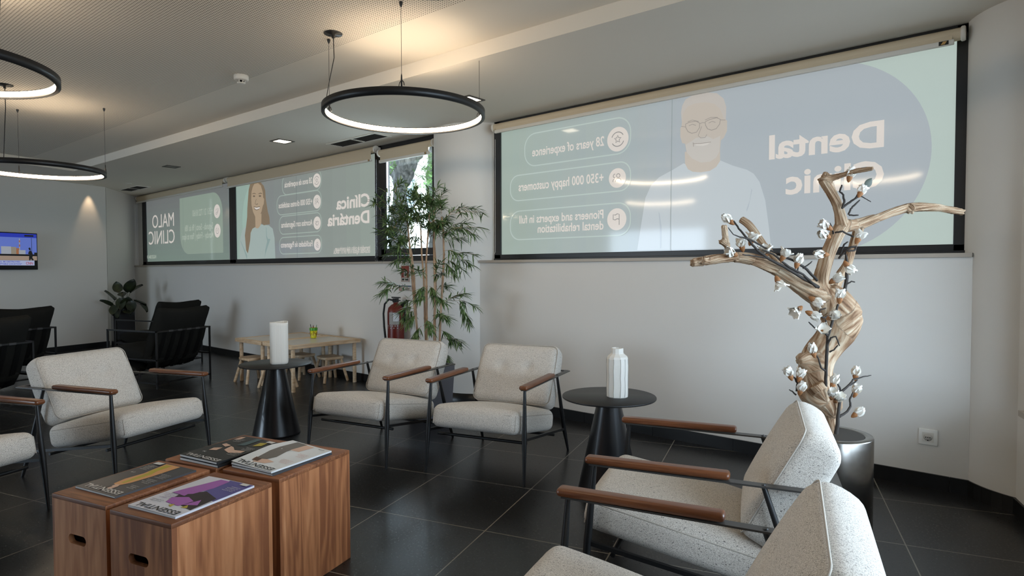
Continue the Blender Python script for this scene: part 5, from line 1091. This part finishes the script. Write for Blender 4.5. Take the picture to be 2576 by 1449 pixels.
for ch in CANES:
    pts = [inv @ Vector(p[:3]) for p in ch]; pts[0].z = hp-.05; rad = [p[3]*1.05 for p in ch]; P2, R2 = [], []
    for i in range(len(pts)-1):
        for j in range(5):
            u = j/5; p = pts[i].lerp(pts[i+1], u); r_ = rad[i]*(1-u)+rad[i+1]*u
            P2 += [p-(pts[i+1]-pts[i]).normalized()*.006, p, p+(pts[i+1]-pts[i]).normalized()*.006] if j == 0 and i else [p]; R2 += [r_, r_*1.35, r_] if j == 0 and i else [r_]
    P2.append(pts[-1]); R2.append(rad[-1]*.6); MB().tube(P2, R2, 9).build('cane', cane_m, t); NODES.append(pts)
CROWN = (-3.967, 3.411, 1.642)
# leafy sprays: (start, tip) of every branchlet, leaves in pairs along it
SPR = [[(-4.026, 3.427, 1.646), (-4.2, 3.292, 1.925)], [(-3.987, 3.393, 1.609), (-4.156, 3.195, 1.855)], [(-4.06, 3.464, 1.65), (-4.215, 3.411, 1.958)], [(-3.93, 3.41, 1.64), (-3.941, 3.314, 1.931)], [(-3.949, 3.493, 1.68), (-3.993, 3.467, 1.934)], [(-3.992, 3.554, 1.652), (-4.014, 3.645, 1.943)], [(-3.865, 3.499, 1.692), (-3.776, 3.518, 1.937)], [(-3.891, 3.576, 1.716), (-3.835, 3.665, 1.94)], [(-3.796, 3.489, 1.638), (-3.776, 3.384, 1.852)], [(-3.922, 3.381, 1.572), (-3.95, 3.236, 1.81)], [(-4.05, 3.468, 1.548), (-4.303, 3.327, 1.724)], [(-3.947, 3.358, 1.506), (-4.034, 3.158, 1.631)], [(-4.068, 3.483, 1.48), (-4.288, 3.4, 1.571)], [(-3.902, 3.362, 1.504), (-3.884, 3.223, 1.724)], [(-3.852, 3.406, 1.537), (-3.811, 3.286, 1.756)], [(-3.821, 3.466, 1.572), (-3.675, 3.467, 1.793)], [(-4.041, 3.573, 1.517), (-4.072, 3.72, 1.772)], [(-4.048, 3.465, 1.411), (-4.219, 3.387, 1.447)], [(-3.97, 3.398, 1.374), (-4.084, 3.236, 1.373)], [(-3.918, 3.375, 1.339), (-3.966, 3.203, 1.305)], [(-3.837, 3.619, 1.648), (-3.727, 3.75, 1.786)], [(-3.761, 3.687, 1.75), (-3.622, 3.837, 1.769)], [(-3.75, 3.629, 1.711), (-3.514, 3.796, 1.725)], [(-3.849, 3.639, 1.581), (-3.721, 3.815, 1.653)], [(-3.767, 3.644, 1.612), (-3.597, 3.784, 1.543)], [(-3.704, 3.63, 1.591), (-3.478, 3.756, 1.587)], [(-3.731, 3.54, 1.538), (-3.572, 3.546, 1.581)], [(-3.84, 3.643, 1.478), (-3.745, 3.79, 1.515)], [(-3.747, 3.554, 1.406), (-3.591, 3.586, 1.371)], [(-3.78, 3.656, 1.375), (-3.628, 3.817, 1.375)], [(-3.718, 3.642, 1.34), (-3.583, 3.72, 1.289)], [(-3.837, 3.639, 1.342), (-3.74, 3.783, 1.239)], [(-3.763, 3.569, 1.306), (-3.649, 3.596, 1.206)], [(-3.941, 3.415, 1.173), (-3.993, 3.308, 1.24)], [(-3.903, 3.382, 1.206), (-3.891, 3.267, 1.338)], [(-3.82, 3.418, 1.173), (-3.777, 3.294, 1.24)], [(-3.77, 3.461, 1.173), (-3.616, 3.428, 1.207)], [(-3.776, 3.489, 1.206), (-3.666, 3.455, 1.304)], [(-3.833, 3.438, 1.107), (-3.799, 3.333, 1.061)], [(-3.812, 3.455, 1.107), (-3.699, 3.417, 1.044)], [(-3.885, 3.589, 1.068), (-3.843, 3.69, 1.101)], [(-3.805, 3.425, 1.025), (-3.772, 3.288, 0.998)], [(-3.785, 3.474, 1.023), (-3.648, 3.457, 0.979)], [(-3.971, 3.417, 1.054), (-4.094, 3.284, 1.123)], [(-4.075, 3.332, 1.105), (-4.153, 3.234, 1.133)], [(-4.1, 3.31, 1.088), (-4.162, 3.223, 1.039)], [(-3.918, 3.392, 0.939), (-3.947, 3.267, 0.895)], [(-3.928, 3.414, 0.904), (-3.973, 3.309, 0.841)], [(-3.885, 3.385, 0.874), (-3.869, 3.264, 0.8)], [(-3.995, 3.459, 0.967), (-4.092, 3.41, 0.966)], [(-4.014, 3.505, 1.718), (-4.186, 3.429, 1.792)], [(-3.917, 3.42, 1.64), (-4.025, 3.234, 1.684)], [(-3.998, 3.581, 1.619), (-4.182, 3.56, 1.715)], [(-4.023, 3.627, 1.675), (-4.235, 3.653, 1.884)], [(-3.82, 3.533, 1.592), (-3.874, 3.426, 1.688)], [(-3.937, 3.666, 1.655), (-4.073, 3.721, 1.807)], [(-3.985, 3.524, 1.564), (-4.169, 3.436, 1.602)], [(-4.028, 3.584, 1.517), (-4.245, 3.565, 1.524)], [(-3.956, 3.612, 1.515), (-3.992, 3.716, 1.608)], [(-3.985, 3.455, 1.477), (-4.102, 3.358, 1.511)], [(-3.879, 3.387, 1.62), (-3.761, 3.328, 1.772)], [(-3.946, 3.556, 1.547), (-4.025, 3.559, 1.654)], [(-3.925, 3.607, 1.566), (-3.902, 3.728, 1.657)], [(-4.058, 3.498, 1.652), (-4.186, 3.497, 1.867)], [(-4.045, 3.442, 1.597), (-4.212, 3.342, 1.787)], [(-3.812, 3.579, 0.934), (-3.704, 3.673, 1.019)], [(-3.729, 3.65, 0.985), (-3.586, 3.769, 0.934)], [(-3.703, 3.672, 0.968), (-3.636, 3.723, 0.832)], [(-3.694, 3.711, 0.932), (-3.657, 3.769, 0.777)], [(-3.694, 3.616, 1.004), (-3.582, 3.646, 1.039)], [(-3.762, 3.519, 0.839), (-3.657, 3.51, 0.844)], [(-3.816, 3.568, 0.731), (-3.737, 3.632, 0.663)], [(-3.815, 3.599, 0.66), (-3.732, 3.698, 0.606)], [(-3.757, 3.581, 0.649), (-3.636, 3.65, 0.635)], [(-3.895, 3.437, 0.77), (-3.906, 3.358, 0.675)], [(-3.913, 3.452, 0.7), (-3.957, 3.38, 0.636)], [(-3.814, 3.41, 0.843), (-3.682, 3.355, 0.756)], [(-3.781, 3.557, 0.565), (-3.723, 3.57, 0.484)], [(-3.794, 3.578, 0.545), (-3.777, 3.589, 0.433)], [(-3.751, 3.463, 0.843), (-3.622, 3.41, 0.885)]]
rnd = random.Random(11); mb = MB(); tw = MB()
for k in range(42):   # the dense crown
    a, q_ = rnd.uniform(0, 2*pi), math.sqrt(rnd.random()); c = Vector(CROWN)+Vector((.765, .644, 0))*cos(a)*q_*.27+Vector((0, 0, 1))*sin(a)*q_*.25+Vector((-.644, .765, 0))*rnd.uniform(-.22, .2)
    e = c+Vector((rnd.uniform(-.12, .12), rnd.uniform(-.12, .12), rnd.uniform(-.02, .10))); SPR.append((tuple(c), tuple(e)))
def blade(mb, p, d, ln, wd, mi=0):
    d = d.normalized(); side = d.cross(Vector((0, 0, 1))); side = side.normalized() if side.length > .05 else Vector((1, 0, 0)); side = (side+Vector((rnd.uniform(-.3, .3), rnd.uniform(-.3, .3), rnd.uniform(-.5, .5)))).normalized(); vs = []
    for i, (u, w_) in enumerate(((0, .15), (.25, .9), (.55, 1), (.8, .6), (1, .03))):
        c = p+d*ln*u+Vector((0, 0, -.28*ln*u*u)); s_ = side*wd*w_*.5; vs += [tuple(c-s_), tuple(c+Vector((0, 0, -.12*wd*w_))), tuple(c+s_)]
    mb.add(vs, [(i*3+j, i*3+j+1, i*3+j+4, i*3+j+3) for i in range(4) for j in range(2)], mi, None, True)
for a, b in SPR:
    a, b = inv @ Vector(a), inv @ Vector(b); n_ = 17; mid = (a+b)/2+Vector((0, 0, .02)); tw.tube([a, mid, b], [.0016, .0013, .0008], 5)
    ax = (b-a).normalized()
    for k in range(n_):
        u = .25+.75*k/(n_-1); p = a.lerp(mid, u*2) if u < .5 else mid.lerp(b, u*2-1)
        for s_ in (-1, 1):
            d = ax*rnd.uniform(.5, 1.1)+Vector((rnd.uniform(-1, 1), rnd.uniform(-1, 1), rnd.uniform(-.75, .35)))*.8
            blade(mb, p, d, rnd.uniform(.06, .112), rnd.uniform(.009, .0135))
mb.add(tw.v, tw.f, 1, None, True); mb.build('foliage', [bl_leaf, cane_m], t, fixn=False)

# ================================================================ BIG LEAVED PLANT IN THE FAR CORNER
t = thing('potted_plant', 'dark broad leaved plant in a tall black square planter in the far corner', 'potted plant', (-11.0, 3.43, 0), R(80))
MB().prism([(-.145, -.145), (.145, -.145), (.145, .145), (-.145, .145)], 0, .66).build('planter', pbr('black_gloss_planter', (16, 16, 18), .25), t, bevel=.006)
MB().box((0, 0, .655), (.25, .25, .02)).build('soil', MATS['dark_soil'], t)
bigleaf = ramp_mat('big_leaf', [(16, 22, 10), (32, 40, 20), (48, 56, 30)], (4, 4, 4), 3, 3, rough=.45, bump=0); mb = MB(); st = MB(); inv2 = (Matrix.Translation((-11.0, 3.43, 0)) @ Matrix.Rotation(R(80), 4, 'Z')).inverted()
LV = [(-11.108, 3.317, 0.804, 0.1885), (-11.151, 3.416, 0.927, 0.174), (-11.025, 3.251, 0.696, 0.174), (-10.902, 3.495, 0.942, 0.2175), (-10.961, 3.576, 0.913, 0.1885), (-10.764, 3.343, 0.763, 0.1885), (-10.762, 3.406, 0.685, 0.2175), (-10.65, 3.437, 0.719, 0.174), (-10.802, 3.571, 0.74, 0.1885), (-10.859, 3.652, 0.683, 0.1595), (-10.781, 3.259, 0.661, 0.174), (-11.209, 3.494, 0.826, 0.1595), (-10.629, 3.385, 0.605, 0.174), (-10.79, 3.315, 0.596, 0.145)]
for i, (x, y, z, s_) in enumerate(LV):
    p = inv2 @ Vector((x, y, z)); base = Vector((rnd.uniform(-.04, .04), rnd.uniform(-.04, .04), .66)); st.tube([base, base.lerp(p, .6)+Vector((0, 0, .08)), p], [.004, .0035, .003], 6)
    out = Vector((p.x, p.y, 0)).normalized(); d = (out*rnd.uniform(.3, .9)+Vector((0, 0, rnd.uniform(-.9, .9) if i > 4 else rnd.uniform(.4, .9)))).normalized(); sd = d.cross(Vector((rnd.uniform(-.4, .4), rnd.uniform(-.4, .4), 1))).normalized(); vs = []
    nrm = sd.cross(d)
    for k in range(8):
        u = k/7; w_ = s_*.42*(sin(pi*min(1, u*.86+.14))**.75)*(1 if k else .5)
        c = p+d*(s_*1.15*(u-.25))-nrm*(.10*s_*u*u)
        vs += [tuple(c-sd*w_+nrm*.03), tuple(c), tuple(c+sd*w_+nrm*.03)]
    mb.add(vs, [(a*3+b, a*3+b+1, a*3+b+4, a*3+b+3) for a in range(7) for b in range(2)], 0, None, True)
mb.build('foliage', bigleaf, t, fixn=False); st.build('stems', pbr('leaf_stalk', (60, 70, 40), .6), t)

# ================================================================ FIRE EXTINGUISHER AND SIGNS
red = pbr('extinguisher_red', (100, 25, 13), .35); t = thing('fire_extinguisher', 'red fire extinguisher with a black hose hanging on the wall behind the bamboo', 'fire extinguisher', (-4.955, YL-.105, .52))
MB().lathe([(.06, -.01), (.082, 0), (.084, .02), (.084, .29), (.075, .335), (.045, .365), (.024, .375), (.024, .395)], 36).build('cylinder', red, t)
MB().lathe([(.086, -.014), (.086, .012)], 32).build('foot_ring', pbr('rubber_black', (16, 16, 16), .6), t)
MB().box((0, 0, .41), (.04, .05, .04)).box((.02, -.01, .44), (.12, .022, .012)).box((.03, -.01, .412), (.10, .018, .010)).build('valve', black_metal, t)
MB().tube([(-.01, -.02, .41), (-.06, -.04, .42), (-.115, -.05, .37), (-.13, -.055, .27), (-.115, -.06, .14), (-.095, -.06, .02)], [.010, .010, .010, .010, .011, .012], 10).build('hose', MATS['rubber_black'], t)
MB().box((0, .095, .28), (.05, .02, .22)).build('wall_bracket', black_metal, t)
lab = MB(); n = 18
for k in range(n):
    a0, a1 = R(195+150*k/n), R(195+150*(k+1)/n); r_ = .0848
    for z0, z1, mi, on in ((.165, .29, 0, k not in (5, 6, 7, 8)), (.20, .285, 1, k >= 13), (.145, .16, 0, k % 2 == 0), (.125, .135, 0, k % 3 == 1)):
        if on: r_ += .0002; lab.face([(r_*cos(a0), r_*sin(a0), z0), (r_*cos(a1), r_*sin(a1), z0), (r_*cos(a1), r_*sin(a1), z1), (r_*cos(a0), r_*sin(a0), z1)], mi)
lab.build('instruction_label', [pbr('label_grey', (150, 146, 140), .5), pbr('label_white', (206, 208, 212), .5)], t, fixn=False)
SG = [(-4.987, 1.288), (-4.85, 1.116), (-5.022, 1.081), (-4.827, 1.022)]
def sign(name, label, q0, q1, back, marks):
    x0, z1 = q0; x1, z0 = q1; o = thing(name, label, 'sign', ((x0+x1)/2, YL, (z0+z1)/2))
    MB().box((0, -.003, 0), (x1-x0, .006, z1-z0)).build('board', back, o)
    mats = []; mb = MB()
    for k, (a, b, c2, d2, mt) in enumerate(marks):
        if mt not in mats: mats.append(mt)
        y = -.0064-.0003*k; W, H = x1-x0, z1-z0; mb.face([((a-.5)*W, y, (b-.5)*H), ((c2-.5)*W, y, (b-.5)*H), ((c2-.5)*W, y, (d2-.5)*H), ((a-.5)*W, y, (d2-.5)*H)], mats.index(mt))
    mb.build('print', mats, o, fixn=False); return o
sw_, blk = pbr('sign_white', (196, 190, 180), .5), pbr('sign_black', (30, 28, 24), .5); sred = pbr('sign_red', (128, 44, 26), .5)
sign('fire_sign', 'red and white extinguisher pictogram sign above the fire extinguisher', SG[0], SG[1], sw_, [(.05, .04, .95, .98, sred), (.36, .30, .66, .70, sw_), (.44, .36, .58, .62, blk), (.46, .62, .56, .68, blk), (.10, .06, .90, .27, sw_), (.14, .10, .40, .22, blk), (.5, .1, .86, .2, blk)])
sign('instruction_sign', 'small white instruction card with a blue top bar above the extinguisher', SG[2], SG[3], sw_, [(0, .80, 1, 1, pbr('sign_blue', (52, 72, 100), .5)), (.03, .1, .22, .68, sred), (.08, .2, .17, .6, sw_), (.30, .2, .42, .6, pbr('sign_green', (40, 90, 50), .5)), (.55, .2, .9, .3, blk), (.55, .45, .9, .55, blk)])

# ================================================================ THE STREET BEYOND THE CLEAR WINDOW
bark = ramp_mat('grey_bark', [(24, 22, 20), (50, 47, 44), (78, 74, 70)], (9, 9, 1.2), 3, 7, rough=.9, bump=.8, bdist=.02)
TR = [[(-8.576, 7.032, 1.163, 0.171), (-8.501, 6.984, 1.657, 0.162), (-8.424, 6.934, 2.071, 0.153), (-8.342, 6.889, 2.478, 0.117), (-8.257, 6.838, 2.671, 0.123), (-8.229, 6.869, 2.877, 0.171), (-8.113, 6.844, 3.098, 0.217), (-7.967, 6.845, 3.315, 0.201), (-7.776, 6.893, 3.76, 0.186)], [(-8.325, 6.912, 2.685, 0.083), (-8.515, 6.894, 2.978, 0.105), (-8.696, 6.883, 3.241, 0.141), (-8.903, 6.855, 3.65, 0.142)], [(-8.722, 7.97, 1.537, 0.053), (-8.744, 7.975, 2.147, 0.061), (-8.768, 7.982, 2.833, 0.069), (-8.755, 8.015, 3.367, 0.069), (-8.739, 8.046, 3.824, 0.069)]]
t = thing('street_tree', 'leaning grey barked tree with light green leaves outside the clear window', 'tree', (TR[0][0][0], TR[0][0][1], -.1)); o_ = Vector((TR[0][0][0], TR[0][0][1], -.1))
TR[0].insert(0, (TR[0][0][0], TR[0][0][1], -.12, TR[0][0][3]*1.2)); TR[2].insert(0, (TR[2][0][0], TR[2][0][1], -.12, TR[2][0][3]*1.2))
skin_mesh(TR, .03, .035, 'trunk', t, bark, o_)
street_leaf = pbr('acacia_leaf', (72, 104, 36), .6); mb = MB(); rnd = random.Random(4)
FO = [(-7.967, 6.966, 3.064), (-8.055, 7.15, 2.96), (-7.763, 7.008, 3.079), (-7.859, 7.185, 2.978), (-8.192, 7.159, 2.802), (-8.002, 6.921, 2.657), (-8.212, 7.269, 2.711), (-7.806, 7.089, 2.758), (-7.912, 7.258, 2.649), (-8.215, 7.538, 2.953), (-8.066, 6.491, 3.078), (-8.632, 6.915, 2.713), (-8.453, 6.795, 2.478), (-8.113, 6.953, 2.534), (-8.079, 7.241, 2.488), (-7.751, 7.152, 3.165), (-8.113, 7.113, 3.271), (-8.126, 7.365, 3.309), (-8.609, 7.334, 2.897), (-8.034, 7.405, 2.359), (-8.832, 7.15, 2.97), (-8.637, 7.705, 2.956)]
for p in FO:
    c = Vector(p)-o_
    for k in range(7):
        a = rnd.uniform(0, 2*pi); d = Vector((cos(a), sin(a), rnd.uniform(-.7, .1))).normalized(); q0 = c+Vector((rnd.uniform(-.15, .15), rnd.uniform(-.2, .2), rnd.uniform(-.12, .12)))
        for j in range(7):
            for s_ in (-1, 1):
                b = q0+d*(.035*j); e = (d*.35+d.cross(Vector((0, 0, 1)))*s_).normalized(); n_ = e.cross(d)*.0
                w2 = d*.014; mb.face([tuple(b), tuple(b+e*.03+w2), tuple(b+e*.07), tuple(b+e*.03-w2)])
mb.build('foliage', street_leaf, t, fixn=False)
t = thing('parked_van', 'white parked van glimpsed through the lower part of the clear window', 'van', (-8.6, 13.0, -.1), R(14)); vw = pbr('van_white', (226, 228, 232), .3)
MB().rbox((0, 0, .95), (4.4, 1.8, 1.3), .18, 4).build('body', vw, t); MB().box((0, -.905, 1.25), (3.2, .02, .42)).build('side_window', pbr('van_glass', (90, 110, 140), .15), t); MB().box((0, -.91, .72), (4.1, .02, .06)).build('blue_stripe', pbr('van_blue', (70, 96, 150), .4), t)
for x in (-1.35, 1.35):
    for y in (-.8, .8): MB().lathe([(.001, -.1), (.2, -.1), (.32, -.09), (.32, .09), (.2, .1), (.001, .1)], 24, M=T(x, y, .32, R(90))).build('wheel', MATS['rubber_black'], t)
t = thing('street_building', 'pale building front across the street behind the tree', 'building', (-14, 22, -.1), R(10)); MB().box((0, 0, 4), (22, 3, 8)).build('facade', pbr('pale_facade', (232, 226, 216), .9), t)
for x in range(-3, 4):
    for z in (1.6, 4.8): MB().box((x*3, -1.51, z), (1.2, .04, 1.6)).build('window', pbr('facade_glass', (120, 130, 140), .3), t)
